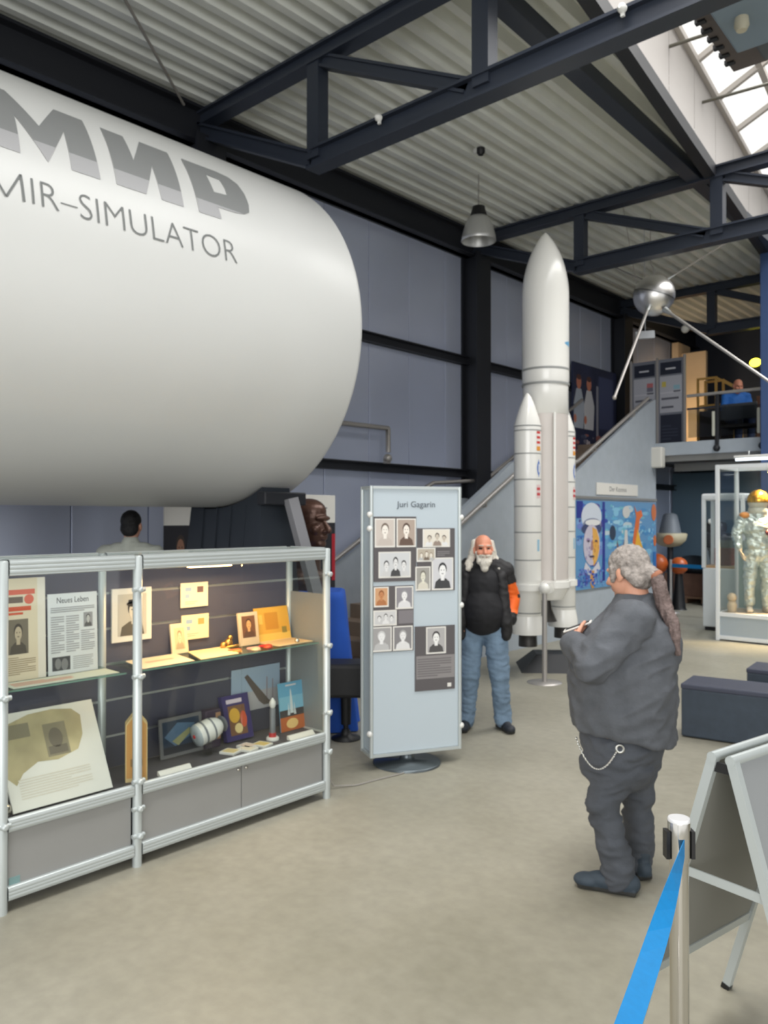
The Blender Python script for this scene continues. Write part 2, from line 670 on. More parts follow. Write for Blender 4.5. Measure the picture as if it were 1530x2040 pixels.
for yy, zz in ((7.2, 1.27), (8.6, 2.03), (11.6, 2.94), (13.0, 3.62)):
    MB(so).use(GALV).tube([(-6.0, yy, zz - .09), (-5.94, yy, zz - .08), (-5.94, yy, zz)], .011, 8).build('rail_bracket', None, st)

# short rail fixed to the wall behind the module
r = MB((-7.18, 7.0, 2.98)).use(GALV).tube([(-7.13, 5.6, 2.985), (-7.13, 8.02, 3.0), (-7.13, 8.03, 2.99), (-7.13, 8.035, 2.68)], .034, 12)
r.ball((-7.14, 8.035, 2.6), .06, 14).box((-7.19, 8.0, 2.53), (-7.12, 8.07, 2.6))
tag(r.build('wall_handrail'), 'bent steel handrail on the wall behind the module end', 'handrail')
# ---------------------------------------------------------------- white station module
MX, MZ, MR = -5.443, 3.237, 1.35
MWHITE = mat('white_module_skin', (208, 209, 207), 0.36, noise=(.9, .02), bump=(1.6, .06))
mo = (MX, 2.5, MZ)
mod = empty('space_station_module', mo)
tag(mod, 'huge white cylindrical station simulator with rounded end and grey lettering', 'space station module')


def dome(yend, s, sg, steps=26):
    out = []
    for i in range(steps + 1):
        u_ = math.sin(math.pi / 2 * i / steps)
        rr = MR * max(0.0, 1 - u_ ** 1.738) ** (1 / 1.536)
        out.append((rr, yend - sg * s + sg * s * u_))
    return out


d2 = dome(4.686, .39, 1)
d1 = dome(-1.6, .39, -1)[::-1]
prof = d1 + [(MR, -1.2 + .5 * i) for i in range(1, 11)] + d2
MB(mo).use(MWHITE).lathe([(r_, h_) for r_, h_ in prof], (MX, 0, MZ), (0, 1, 0), 128, None, True, False).build('hull', None, mod)


def on_hull(y, th, lift=.003):
    a = R(th)
    return Vector((MX + (MR + lift) * math.cos(a), y, MZ + (MR + lift) * math.sin(a)))


def hull_poly(mb, pts, holes=(), lift=.003):
    """Polygon given as (along, degrees round the hull) laid on the curved skin in thin strips."""
    lo, hi = min(p[1] for p in pts), max(p[1] for p in pts)
    N = 56

    def spans(th, poly):
        xs = []
        k = len(poly)
        for i in range(k):
            a, b = poly[i], poly[(i + 1) % k]
            if (a[1] <= th) != (b[1] <= th):
                xs.append(a[0] + (th - a[1]) / (b[1] - a[1]) * (b[0] - a[0]))
        return sorted(xs)
    for i in range(N):
        t0 = lo + (hi - lo) * i / N
        t1 = lo + (hi - lo) * (i + 1) / N
        e = (t1 - t0) * .02
        A, B = spans(t0 + e, pts), spans(t1 - e, pts)
        for h in holes:
            A = sorted(A + spans(t0 + e, h))
            B = sorted(B + spans(t1 - e, h))
        if len(A) != len(B):
            A = B = spans((t0 + t1) / 2, pts)
            for h in holes:
                A = B = sorted(A + spans((t0 + t1) / 2, h))
        for j in range(0, len(A) - 1, 2):
            mb.add([on_hull(A[j], t0, lift), on_hull(A[j + 1], t0, lift), on_hull(B[j + 1], t1, lift), on_hull(B[j], t1, lift)], [(0, 3, 2, 1)])


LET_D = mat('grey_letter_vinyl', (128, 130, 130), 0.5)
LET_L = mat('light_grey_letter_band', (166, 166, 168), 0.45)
lm = [(1.726, 19.5), (1.829, 19.5), (1.844, 30.9), (1.976, 19.6), (2.12, 31.6), (2.108, 19.7), (2.276, 19.7), (2.288, 40.2), (2.118, 40.2), (1.973, 30.2), (1.85, 40.4), (1.655, 40.4)]
lm = [(1.64, 40.2), (1.65, 19.6), (1.829, 19.6), (1.844, 30.9), (1.976, 19.6), (2.12, 31.6), (2.108, 19.7), (2.276, 19.7), (2.288, 40.2), (2.118, 40.2), (1.973, 30.2), (1.845, 40.2)]
li = [(2.399, 40.1), (2.546, 40.1), (2.543, 30.5), (2.663, 40.7), (2.863, 40.7), (2.823, 19.9), (2.669, 19.9), (2.67, 31.0), (2.566, 20), (2.376, 20)]
lp = [(2.961, 40.5), (3.24, 40.8), (3.33, 40.2), (3.385, 38), (3.402, 34), (3.395, 29.5), (3.37, 26.2), (3.32, 24.8), (3.25, 24.2), (3.105, 24.0), (3.107, 20.2), (2.936, 20.0)]
hp = [(3.115, 36.5), (3.222, 36.6), (3.232, 33), (3.222, 30.2), (3.115, 29.6)]


def clip_poly(poly, th, above):
    out = []
    k = len(poly)
    for i in range(k):
        a, b = poly[i], poly[(i + 1) % k]
        ia, ib = (a[1] >= th) == above, (b[1] >= th) == above
        if ia:
            out.append(a)
        if ia != ib:
            t = (th - a[1]) / (b[1] - a[1])
            out.append((a[0] + t * (b[0] - a[0]), th))
    return out


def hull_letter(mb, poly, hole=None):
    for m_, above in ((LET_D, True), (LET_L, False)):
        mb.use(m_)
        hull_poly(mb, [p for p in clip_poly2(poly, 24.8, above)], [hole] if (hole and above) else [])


def clip_poly2(poly, th, above):
    # keeps the even-odd outline valid for the strip filler
    return [(a, max(b, th) if above else min(b, th)) for a, b in clip_poly(poly, th, above)]


lt = MB(mo)
for pl_, ho in ((lm, None), (li, None), (lp, hp)):
    hull_letter(lt, pl_, ho)
lt.build('lettering', None, mod)

lt = MB(mo).use(mat('grey_fine_lettering', (112, 115, 114), .55))
tv, tf = text_mesh('IR\u2013SIMULATOR', .2, 0.0, -.0035)
tx0, tx1 = min(v[0] for v in tv), max(v[0] for v in tv)
ty1 = max(v[1] for v in tv)
bmt = bmesh.new()
vv = [bmt.verts.new(v) for v in tv]
for q in tf:
    try:
        bmt.faces.new([vv[i] for i in q])
    except ValueError:
        pass
bmesh.ops.subdivide_edges(bmt, edges=[e_ for e_ in bmt.edges if e_.calc_length() > .03], cuts=3, use_grid_fill=True)
bmesh.ops.triangulate(bmt, faces=bmt.faces[:])
for v in bmt.verts:
    yy = 1.862 + (v.co.x - tx0) / (tx1 - tx0) * (3.178 - 1.862)
    th = 7.65 + v.co.y / ty1 * 6.25
    v.co = on_hull(yy, th, .004)
bmesh.ops.recalc_face_normals(bmt, faces=bmt.faces[:])
lt.bm(bmt)
sw_ = .014
for (ya_, ta_), (yb_, tb_) in (((1.63, 7.65), (1.636, 13.9)), ((1.636, 13.9), (1.722, 7.65)), ((1.722, 7.65), (1.805, 13.9)), ((1.805, 13.9), (1.812, 7.65))):
    hull_poly(lt, [(ya_, ta_), (ya_ + sw_, ta_), (yb_ + sw_, tb_), (yb_, tb_)], (), .0042)
lt.build('lettering', None, mod)

# dark pedestal that carries the module end
DKP = mat('dark_slate_cladding', (38, 44, 52), 0.5)
po = (-5.4, 3.75, 0)
ped = empty('support_pedestal', po)
tag(ped, 'dark slate support pedestal with grey corner struts under the module end', 'pedestal')
pb = MB(po).use(DKP)
ya, yb = 3.95, 4.23
arc = []
for i in range(21):
    x_ = -4.80 - (5.72 - 4.80) * i / 20
    arc.append((x_, MZ - math.sqrt((MR + .012) ** 2 - (x_ - MX) ** 2)))
sec = [(-4.70, 0)] + arc + [(-5.84, 0)]
vs = []
for yy, sg in ((ya, -1), (yb, 1)):
    for x_, z_ in sec:
        vs.append((x_, yy + sg * .16 * (1 - min(1, z_ / 1.9)) ** 1.2, z_))
k_ = len(sec)
fs = [tuple(range(k_)), tuple(range(2 * k_ - 1, k_ - 1, -1))]
for i in range(k_):
    j = (i + 1) % k_
    fs.append((i, i + k_, j + k_, j))
pb.add(vs, fs)
for k in range(1, 5):
    xx = -4.80 - .92 * k / 5
    pb.bar((xx, ya - .163, .02), (xx, ya - .005, 1.9), .012, .014, (0, 1, 0))
pb.build('cladding', None, ped)
for x0, x1 in ((-4.80, -4.70), (-5.82, -5.72)):
    MB(po).use(STEELB).box((x0, 3.9, 1.90), (x1, 4.32, 2.0), bev=.01).build('cradle_bar', None, ped)
WST = mat('warm_grey_strut', (128, 128, 132), .5)
MB(po).use(WST).bar((-4.68, 4.14, 1.95), (-4.505, 4.30, 1.05), .10, .06, (1, 0, 0)).bar((-4.505, 4.30, 1.07), (-4.74, 4.12, 1.07), .06, .06).build('strut', None, ped)
# ---------------------------------------------------------------- glass display case
GREYP = mat('grey_laminate_panel', (142, 142, 140), 0.5, noise=(3, .02))
DECKM = mat('dark_case_deck', (78, 76, 82), 0.6)
NAVYB = mat('navy_slat_panel', (76, 76, 92), 0.55)
FROST = mat('grey_side_panel', (136, 140, 142), 0.4)
XF, XB = -3.735, -4.10
YL, YM, YR = 1.565, 2.250, 3.609
co_ = (-3.92, 2.58, 0)
case = empty('display_case', co_)
tag(case, 'long aluminium and glass showcase with grey cupboard base and lit exhibits', 'display case')
for xx, yy in ((XF, YL), (XF, YM), (XF, YR), (XB, YL), (XB, YM), (XB, YR)):
    MB(co_).use(ALUP).lathe([(.024, 0), (.024, 1.60), (.018, 1.605)], (xx, yy, 0), (0, 0, 1), 18).build('post', None, case)


def hrail(p, q, h, name):
    m_ = MB(co_).use(ALUP)
    p, q = Vector(p), Vector(q)
    m_.bar(p, q, .03, h)
    for dz in (-h * .28, h * .0, h * .28):
        m_.tube([p + Vector((0, 0, dz)), q + Vector((0, 0, dz))], .019, 8)
    return m_.build(name, None, case)


for (ya_, yb_) in ((YL, YM), (YM, YR)):
    hrail((XF, ya_ + .024, 1.572), (XF, yb_ - .024, 1.572), .07, 'top_rail')
    hrail((XB, ya_ + .024, 1.572), (XB, yb_ - .024, 1.572), .07, 'top_rail')
    hrail((XF, ya_ + .024, .395), (XF, yb_ - .024, .395), .052, 'deck_rail')
    hrail((XF, ya_ + .024, .085), (XF, yb_ - .024, .085), .055, 'base_rail')
for yy in (YL, YR):
    hrail((XB + .02, yy, 1.572), (XF - .02, yy, 1.572), .07, 'top_rail')
    hrail((XB + .02, yy, .395), (XF - .02, yy, .395), .052, 'deck_rail')
    hrail((XB + .02, yy, .085), (XF - .02, yy, .085), .055, 'base_rail')
m_ = MB(co_).use(DECKM).box((XB, YL, .39), (XF - .02, YR, .418)).use(GREYP).box((XB, YL, .085), (XF - .02, YR, .1))
m_.build('deck_board', None, case)
for (a, b_) in ((YL + .03, YM - .03), (YM + .03, 2.93), (2.936, YR - .03)):
    d_ = MB(co_).use(GREYP).box((XF - .028, a, .112), (XF - .008, b_, .37), bev=.002).build('door', None, case)
for yy in (2.905, 2.961):
    MB(co_).use(CHROME).lathe([(.009, 0), (.009, .012), (.004, .014)], (XF - .008, yy, .345), (1, 0, 0), 14).build('lock', None, case)
MB(co_).use(GREYP).box((XB, YR - .02, .1), (XF - .02, YR, .39)).box((XB, YL, .1), (XF - .02, YL + .02, .39)).box((XB - .01, YL, .1), (XB + .01, YR, .39)).build('cupboard_wall', None, case)
m_ = MB(co_).use(NAVYB)
z_ = .42
for zt in (.60, .80, 1.00, 1.196, 1.392, 1.54):
    m_.use(NAVYB).box((XB - .012, YL + .03, z_), (XB + .004, YR - .03, zt - .014))
    m_.use(ALU).box((XB - .008, YL + .03, zt - .014), (XB - .002, YR - .03, zt))
    z_ = zt
m_.build('back_panel', None, case)
MB(co_).use(FROST).box((XB + .025, YR - .004, .42), (XF - .025, YR + .004, 1.31)).build('side_panel', None, case)
for (a, b_, n_) in ((YL + .025, YM - .025, 1), (YM + .025, 2.928, 1), (2.934, YR - .025, 1)):
    MB(co_).use(GLASS).box((XF - .004, a, .425), (XF + .001, b_, 1.535)).build('glass_door', None, case)
MB(co_).use(GLASS).box((XB + .02, YL + .02, 1.603), (XF - .02, YR - .02, 1.608)).build('glass_top', None, case)
MB(co_).use(GLASS).box((XB + .02, YR - .003, 1.315), (XF - .02, YR + .002, 1.535)).build('glass_side', None, case)
MB(co_).use(GLASS).box((XB + .02, YL - .003, .42), (XF - .02, YL + .002, 1.535)).build('glass_side', None, case)
SHG = glass('shelf_glass', (240, 250, 246), .10)
EDG = mat('green_glass_edge', (112, 146, 132), .2)
for a, b_ in ((YL + .03, YM - .04), (YM + .04, YR - .03)):
    s_ = MB(co_).use(SHG).box((XB + .02, a, .992), (-3.775, b_, 1.0)).use(EDG).box((-3.775, a, .992), (-3.773, b_, 1.0))
    s_.build('glass_shelf', None, case)
for yy, zz in ((YM, .44), (YM, .98), (YM, 1.43), (YR, .55), (YR, .98), (YR, 1.44), (YM, .30), (YM, .16), (YR, .30), (YL, .98), (YL, .40)):
    m_ = MB(co_).use(ALUP).tube([(XF + .012, yy - .034, zz), (XF + .012, yy + .034, zz)], .012, 10)
    m_.lathe([(.016, 0), (.016, .02), (.008, .024)], (XF + .02, yy, zz), (1, 0, 0), 14)
    m_.build('hinge', None, case)
lamp = MB(co_).use(ALUP).box((-3.84, 2.4, 1.528), (-3.79, 3.5, 1.545)).build('light_strip', None, case)
LED = mat('warm_lamp_strip', (255, 214, 150), .5, emit=((255, 206, 140), 9.0))
MB(co_).use(LED).box((-3.835, 2.62, 1.522), (-3.795, 2.90, 1.529)).build('lamp', None, lamp)
MB(co_).use(mat('asset_tag_teal', (120, 150, 150), .5)).box((XF - .008, 1.60, .115), (XF - .005, 1.65, .15)).build('asset_tag', None, case)
area_light('case_lamp', (-3.85, 2.85, 1.515), (R(0), R(-14), 0), .05, .7, 5.5, (1.0, .62, .26))

# ---------------------------------------------------------------- exhibits
IMG = {}


def col(c):
    k = 'print_%02x%02x%02x' % c
    return mat(k, c, .65)


def portrait(mb, M, x, y, w, h, bgc, skin, hair, cloth, z=.0006, lean=0.0, hat=False):
    """A small head-and-shoulders picture: background, shoulders, neck, face, hair."""
    mb.use(col(bgc)).rect(x, y, x + w, y + h, M, z)
    cx = x + w * (.5 + lean)
    e = .0004
    mb.use(col(cloth)).poly([(x + w * .08, y), (x + w * .92, y), (x + w * .86, y + h * .22), (cx + w * .16, y + h * .34), (cx - w * .16, y + h * .34), (x + w * .14, y + h * .22)], M, z + e)
    mb.use(col(skin)).poly([(cx - w * .09, y + h * .27), (cx + w * .09, y + h * .27), (cx + w * .09, y + h * .5), (cx - w * .09, y + h * .5)], M, z + 2 * e)
    mb.use(col(hair)).oval(cx, y + h * .66, w * .215, h * .215, M, z + 2.5 * e)
    mb.use(col(skin)).oval(cx, y + h * .59, w * .175, h * .2, M, z + 3 * e)
    mb.use(col(hair)).oval(cx - w * .07, y + h * .62, w * .03, h * .015, M, z + 4 * e, 10).oval(cx + w * .07, y + h * .62, w * .03, h * .015, M, z + 4 * e, 10).oval(cx, y + h * .5, w * .06, h * .012, M, z + 4 * e, 10)
    if hat:
        mb.use(col(hair)).oval(cx, y + h * .76, w * .26, h * .075, M, z + 5 * e).rect(cx - w * .2, y + h * .76, cx + w * .2, y + h * .86, M, z + 5 * e)
    return mb


def lines(mb, M, x, y, w, h, n, c, z=.0006, frac=.5):
    """Rows of small print."""
    mb.use(col(c))
    p = h / n
    for i in range(n):
        ww = w * (1 if i % 4 else random.uniform(.55, .95))
        mb.rect(x, y + i * p, x + ww, y + i * p + p * frac, M, z)
    return mb


def card(name, o, u, v, w, h, th=.006, c=(228, 226, 220)):
    """Mesh builder for a flat item standing at o: w along u, h along v, th thick behind its face."""
    M = frame(o, u, v)
    mb = MB(o)
    mb.use(col(c)).rect(0, 0, w, h, M, -th, th)
    return mb, M


UY = (0, 1, 0)
UZ = (0, 0, 1)


def tilt(a):
    """Up direction of something leaning back a degrees from the viewer (towards the side wall)."""
    return (-math.sin(R(a)), 0, math.cos(R(a)))


# left bay: two newspapers and the stained board
mb, M = card('n', (-3.955, 1.60, 1.004), UY, tilt(2), .272, .50, .004, (224, 218, 206))
mb.use(col((218, 206, 180))).rect(.0, .0, .232, .50, M, .0003)
mb.use(col((206, 92, 66))).rect(.05, .42, .22, .445, M, .0008).rect(.05, .34, .20, .362, M, .0008).rect(.05, .322, .16, .333, M, .0008).oval(.19, .395, .024, .024, M, .0008)
mb.use(col((96, 80, 66))).rect(.05, .38, .16, .41, M, .0008)
portrait(mb, M, .085, .13, .10, .17, (120, 112, 98), (186, 172, 148), (70, 64, 58), (84, 78, 70), .0008)
lines(mb, M, .02, .31, .05, .02, 3, (150, 120, 96), .0008)
lines(mb, M, .02, .03, .2, .09, 9, (160, 146, 122), .0008)
tag(mb.build('newspaper'), 'yellowed newspaper with red headline standing on the left glass shelf', 'newspaper')
mb, M = card('n', (-3.955, 1.884, 1.004), UY, tilt(2), .266, .41, .004, (212, 216, 218))
mb.use(col((50, 52, 56))).text('Neues Leben', .042, M, .0008, (.133, .362), width=.17)
lines(mb, M, .015, .315, .236, .03, 3, (150, 152, 156), .0008)
lines(mb, M, .015, .11, .07, .19, 16, (158, 160, 164), .0008)
lines(mb, M, .095, .11, .07, .19, 16, (158, 160, 164), .0008)
lines(mb, M, .175, .11, .075, .11, 10, (158, 160, 164), .0008)
portrait(mb, M, .19, .23, .05, .075, (150, 150, 152), (190, 190, 188), (70, 70, 72), (90, 90, 92), .0008)
mb.use(col((64, 66, 70))).rect(.02, .02, .115, .09, M, .0008).use(col((120, 122, 124))).oval(.05, .055, .016, .028, M, .0012).oval(.085, .05, .018, .03, M, .0012)
lines(mb, M, .13, .02, .11, .07, 7, (170, 172, 174), .0008)
tag(mb.build('newspaper'), 'white newspaper with small dark photo beside the red-headlined one', 'newspaper')
mb, M = card('d', (-3.765, 1.63, .43), UY, (-.47, 0, .88), .50, .47, .012, (226, 224, 216))
mb.use(mat('water_stained_paper', (182, 170, 132), .85, noise=(5, .22))).poly([(.005, .16), (.005, .38), (.06, .42), (.16, .45), (.28, .455), (.38, .44), (.42, .40), (.41, .30), (.37, .23), (.26, .20), (.16, .21), (.08, .17), (.04, .12)], M, .0008)
mb.use(col((140, 132, 108))).rect(.03, .34, .15, .41, M, .0014).rect(.215, .22, .33, .385, M, .0014).use(col((112, 104, 90))).oval(.27, .31, .035, .05, M, .0018).rect(.225, .23, .32, .27, M, .0018)
lines(mb, M, .05, .05, .36, .1, 8, (214, 208, 194), .0012)
tag(mb.build('document_board'), 'large white tilted board with brown stained clipping in left bay', 'document board')
mb = MB((-3.79, 1.60, .42)).use(CHROME).ball((-3.79, 1.60, .45), (.03, .03, .03), 16).lathe([(.024, 0), (.024, .012)], (-3.79, 1.60, .42), n=16)
tag(mb.build('metal_ball'), 'small pinkish metal ball at the left end of the case floor', 'ball')
mb, M = card('d', (-3.79, 1.64, 1.004), UY, (-1, 0, .02), .54, .14, .003, (196, 204, 190))
lines(mb, M, .02, .03, .3, .08, 5, (206, 150, 130), .0006)
tag(mb.build('paper_sheet'), 'pale greenish paper lying flat on the left glass shelf', 'paper sheet')

# right bay, on the slat panel
BX = XB + .012
mb, M = card('p', (BX + .006, 2.302, 1.108), UY, UZ, .247, .297, .012, (220, 218, 210))
portrait(mb, M, .034, .032, .18, .233, (186, 182, 172), (206, 200, 188), (46, 42, 40), (92, 86, 78), .0008, .06, True)
tag(mb.build('framed_portrait'), 'white framed black and white portrait of a man in a hat', 'framed portrait')
for y0, z0, lab, c1 in ((2.747, 1.265, 'cream stamped envelope hanging upper on the case back panel', (226, 216, 190)), (2.753, 1.072, 'cream stamped envelope hanging lower on the case back panel', (236, 220, 180))):
    mb, M = card('c', (BX + .004, y0, z0), UY, UZ, .194, .146, .006, c1)
    mb.use(col((150, 172, 196))).rect(.03, .095, .075, .12, M, .0008).rect(.03, .055, .06, .08, M, .0008)
    mb.use(col((112, 86, 84) if z0 > 1.2 else (206, 156, 90))).rect(.115, .085, .16, .122, M, .0008)
    mb.use(col((196, 178, 160))).rect(.03, .03, .12, .036, M, .0008).rect(.03, .018, .1, .024, M, .0008)
    tag(mb.build('envelope'), lab, 'envelope')
# on the glass shelf
mb, M = card('f', (-4.06, 2.675, 1.002), UY, tilt(9), .112, .176, .012, (224, 208, 176))
portrait(mb, M, .022, .025, .07, .125, (206, 190, 150), (222, 200, 164), (150, 128, 96), (176, 160, 128), .0008)
tag(mb.build('framed_photo'), 'small cream framed photo standing on shelf below the envelopes', 'framed photo')
mb = MB((-3.95, 2.5, 1.0)).use(col((226, 214, 188))).M
mb = MB((-3.95, 2.5, 1.0))
mb.use(col((224, 212, 188))).add([(-4.06, 2.37, 1.002), (-4.07, 2.70, 1.002), (-3.79, 2.64, 1.002), (-3.78, 2.31, 1.002), (-4.06, 2.37, 1.004), (-4.07, 2.70, 1.004), (-3.79, 2.64, 1.004), (-3.78, 2.31, 1.004)], [(0, 1, 2, 3), (7, 6, 5, 4), (0, 4, 5, 1), (1, 5, 6, 2), (2, 6, 7, 3), (3, 7, 4, 0)])
mb.use(col((196, 168, 150))).add([(-3.95, 2.42, 1.0046), (-3.955, 2.6, 1.0046), (-3.92, 2.6, 1.0046), (-3.915, 2.42, 1.0046)], [(3, 2, 1, 0)])
tag(mb.build('paper_sheet'), 'flat cream sheet behind the middle case post on shelf', 'paper sheet')
mb = MB((-3.95, 2.8, 1.0)).use(col((240, 220, 170)))
mb.add([(-4.06, 2.78, 1.002), (-4.065, 3.04, 1.002), (-3.79, 2.95, 1.002), (-3.785, 2.68, 1.002), (-4.06, 2.78, 1.006), (-4.065, 3.04, 1.006), (-3.79, 2.95, 1.006), (-3.785, 2.68, 1.006)], [(0, 1, 2, 3), (7, 6, 5, 4), (0, 4, 5, 1), (1, 5, 6, 2), (2, 6, 7, 3), (3, 7, 4, 0)])
tag(mb.build('paper_sheet'), 'flat warm-lit cream sheet in front of the small framed photo', 'paper sheet')
mb = MB((-4.02, 3.04, 1.0)).use(mat('gold_figurine', (206, 160, 90), .25, .9))
mb.ball((-4.02, 3.01, 1.022), .022, 14).ball((-4.03, 3.055, 1.03), .028, 14).ball((-4.02, 3.06, 1.062), .017, 12).cone((-4.02, 3.0, 1.0), .012, (-4.0, 3.1, 1.01), .012, 10)
tag(mb.build('gold_figurine'), 'small rounded golden figurine on the shelf beside framed face photo', 'figurine')
mb, M = card('f', (-4.0, 3.125, 1.002), UY, tilt(8), .152, .205, .014, (218, 196, 164))
portrait(mb, M, .024, .048, .104, .135, (120, 80, 56), (226, 170, 112), (70, 46, 34), (96, 66, 50), .0008)
tag(mb.build('framed_photo'), 'framed colour face photo on shelf beside the yellow booklet', 'framed photo')
bo = (-3.99, 3.32, 1.0)
bk = empty('open_booklet', bo)
tag(bk, 'open yellow booklet with upright cover on the right of the shelf', 'booklet')
M = frame((-4.03, 3.285, 1.006), UY, tilt(12))
mb = MB(bo).use(col((226, 168, 60))).rect(0, 0, .285, .215, M, -.004, .004)
mb.use(col((206, 140, 40))).rect(.08, .07, .19, .18, M, .0006).use(col((240, 196, 90))).rect(.03, .11, .06, .17, M, .0006).rect(.0, .0, .285, .045, M, .0006).use(col((150, 130, 60))).rect(.215, .04, .255, .08, M, .0008)
mb.build('cover', None, bk)
mb = MB(bo).use(col((226, 196, 150))).box((-4.03, 3.285, 1.001), (-3.82, 3.57, 1.006))
lines(mb, frame((-3.83, 3.30, 1.006), (0, 1, 0), (-1, 0, 0)), 0, .02, .25, .16, 8, (206, 176, 132), .0006, .3)
mb.build('page', None, bk)
for (x, y, c, nm) in ((-3.86, 2.99, (206, 140, 70), 'amber medal lying on the shelf edge nearest the cream sheet'), (-3.83, 3.11, (226, 200, 160), 'cream badge lying on the shelf below the framed face photo'), (-3.85, 3.22, (200, 70, 44), 'red ribboned medal lying on the shelf below the yellow booklet')):
    mb = MB((x, y, 1.0)).use(mat('medal_%d' % c[1], c, .35, .3)).lathe([(.03, .001), (.03, .006), (.024, .012)], (x, y, 1.0), n=20).use(mat('ribbon_%d' % c[0], (c[0], max(0, c[1] - 30), c[2]), .7)).box((x - .055, y - .03, 1.001), (x - .02, y + .05, 1.012), bev=.003)
    tag(mb.build('medal'), nm, 'medal')
mb = MB((-3.84, 3.45, 1.0)).use(CHROME).ball((-3.84, 3.45, 1.016), .016, 14)
tag(mb.build('metal_ball'), 'tiny shiny ball on the open booklet page corner', 'ball')

# on the case floor
ZD = .418
mb = MB((-3.77, 2.29, ZD)).use(col((214, 186, 130)))
M = Matrix.Translation((-3.815, 2.292, ZD)) @ Matrix.Rotation(R(62), 4, 'Z')
mb.poly([(-.055, 0), (.055, 0), (.055, .30), (.0, .37), (-.055, .30)], M @ frame((0, .035, 0), (1, 0, 0), (0, 0, 1)), 0, .07)
mb.use(col((206, 150, 80))).poly([(-.05, .02), (.05, .02), (.05, .295), (.0, .355), (-.05, .295)], M @ frame((0, -.0355, 0), (1, 0, 0), (0, 0, 1)), 0)
mb.use(col((150, 110, 60))).rect(-.03, .08, .03, .12, M @ frame((0, -.036, 0), (1, 0, 0), (0, 0, 1)), .0004)
tag(mb.build('wooden_box'), 'tall pale yellow pointed box behind the middle case post', 'box')
mb, M = card('p', (-4.0, 2.56, ZD + .004), UY, tilt(6), .29, .225, .01, (112, 112, 114))
mb.use(col((44, 58, 78))).rect(.02, .02, .27, .205, M, .0008).use(col((86, 112, 140))).poly([(.03, .12), (.12, .19), (.24, .17), (.20, .10), (.10, .06)], M, .0012).use(col((150, 150, 110))).poly([(.08, .09), (.20, .15), (.22, .13), (.12, .06)], M, .0016).use(col((30, 34, 46))).rect(.02, .02, .27, .06, M, .0014)
tag(mb.build('framed_picture'), 'grey framed dark blue picture leaning at back of case floor', 'framed picture')
mb = MB((-4.0, 2.92, ZD)).use(col((64, 50, 72))).box((-4.05, 2.86, ZD), (-3.99, 2.97, ZD + .23), bev=.008).use(col((184, 70, 50))).box((-3.99, 2.87, ZD + .06), (-3.986, 2.93, ZD + .10)).use(col((170, 130, 100))).box((-3.99, 2.93, ZD + .05), (-3.988, 2.966, ZD + .21))
tag(mb.build('book'), 'narrow dark purple book between the blue picture and capsule model', 'book')
ko = (-3.90, 2.80, ZD)
ca = empty('capsule_model', ko)
tag(ca, 'small white capsule model lying on a clear stand, grey end with red dot', 'spacecraft model')
ax = Vector((-.10, -.93, -.24)).normalized()
c0 = Vector((-3.925, 2.90, ZD + .15))
MB(ko).use(WHITEP).lathe([(.03, -.02), (.05, 0), (.062, .03), (.066, .06), (.066, .14)], c0, ax, 28).build('hull', None, ca)
MB(ko).use(mat('model_grey', (120, 124, 130), .4)).lathe([(.068, .045), (.068, .055)], c0, ax, 28).lathe([(.068, .10), (.068, .112)], c0, ax, 28).lathe([(.05, -.03), (.036, -.045)], c0, ax, 24).build('band', None, ca)
MB(ko).use(mat('model_pale_grey', (176, 184, 188), .4)).lathe([(.066, .14), (.060, .155), (.03, .16)], c0, ax, 28).build('end_cap', None, ca)
MB(ko).use(mat('red_dot', (190, 40, 44), .4)).lathe([(.012, .16), (.010, .166)], c0, ax, 16).build('port', None, ca)
MB(ko).use(GLASS).box((-3.93, 2.76, ZD), (-3.87, 2.87, ZD + .01)).box((-3.92, 2.80, ZD), (-3.885, 2.83, ZD + .075)).build('stand', None, ca)
mb = MB((-3.98, 3.03, ZD))
M = frame((-3.985, 3.015, ZD + .012), UY, tilt(14))
mb.use(col((52, 44, 104))).rect(0, 0, .205, .275, M, -.035, .035)
mb.use(col((206, 196, 214))).rect(.03, .225, .15, .25, M, .0008).use(col((120, 84, 60))).rect(.035, .03, .165, .21, M, .0008).use(col((214, 168, 60))).oval(.08, .15, .04, .045, M, .0012).use(col((200, 84, 50))).oval(.145, .12, .025, .05, M, .0012).use(col((226, 206, 150))).oval(.10, .07, .03, .03, M, .0012)
tag(mb.build('book'), 'dark violet book with orange astronaut picture on its cover', 'book')
mb, M = card('p', (BX + .004, 3.12, .565), UY, UZ, .396, .275, .005, (158, 178, 200))
mb.use(col((176, 176, 184))).rect(0, 0, .396, .12, M, .0008).use(col((96, 86, 82))).poly([(.10, .22), (.125, .235), (.30, .05), (.34, .02), (.26, .02), (.22, .05)], M, .0014).use(col((150, 140, 146))).rect(.28, .06, .29, .2, M, .0012).rect(.33, .05, .338, .18, M, .0012)
tag(mb.build('poster'), 'pale blue poster of a slanting rocket on case back panel', 'poster')
mb, M = card('p', (-3.935, 3.40, ZD + .004), UY, tilt(6), .205, .31, .006, (104, 170, 206))
mb.use(col((132, 190, 216))).rect(0, .13, .205, .22, M, .0006).use(col((66, 60, 62))).rect(0, .09, .205, .135, M, .0010).use(col((196, 104, 48))).rect(0, 0, .205, .09, M, .0010).use(col((246, 206, 130))).oval(.10, .045, .05, .032, M, .0014).use(col((214, 222, 224))).poly([(.085, .11), (.095, .25), (.10, .27), (.105, .25), (.118, .11)], M, .0016).poly([(.065, .10), (.075, .18), (.085, .10)], M, .0014).poly([(.118, .10), (.126, .18), (.138, .10)], M, .0014).use(col((214, 214, 220))).rect(.06, .285, .15, .295, M, .0012)
tag(mb.build('poster'), 'bright blue rocket launch picture at the right end of case floor', 'poster')
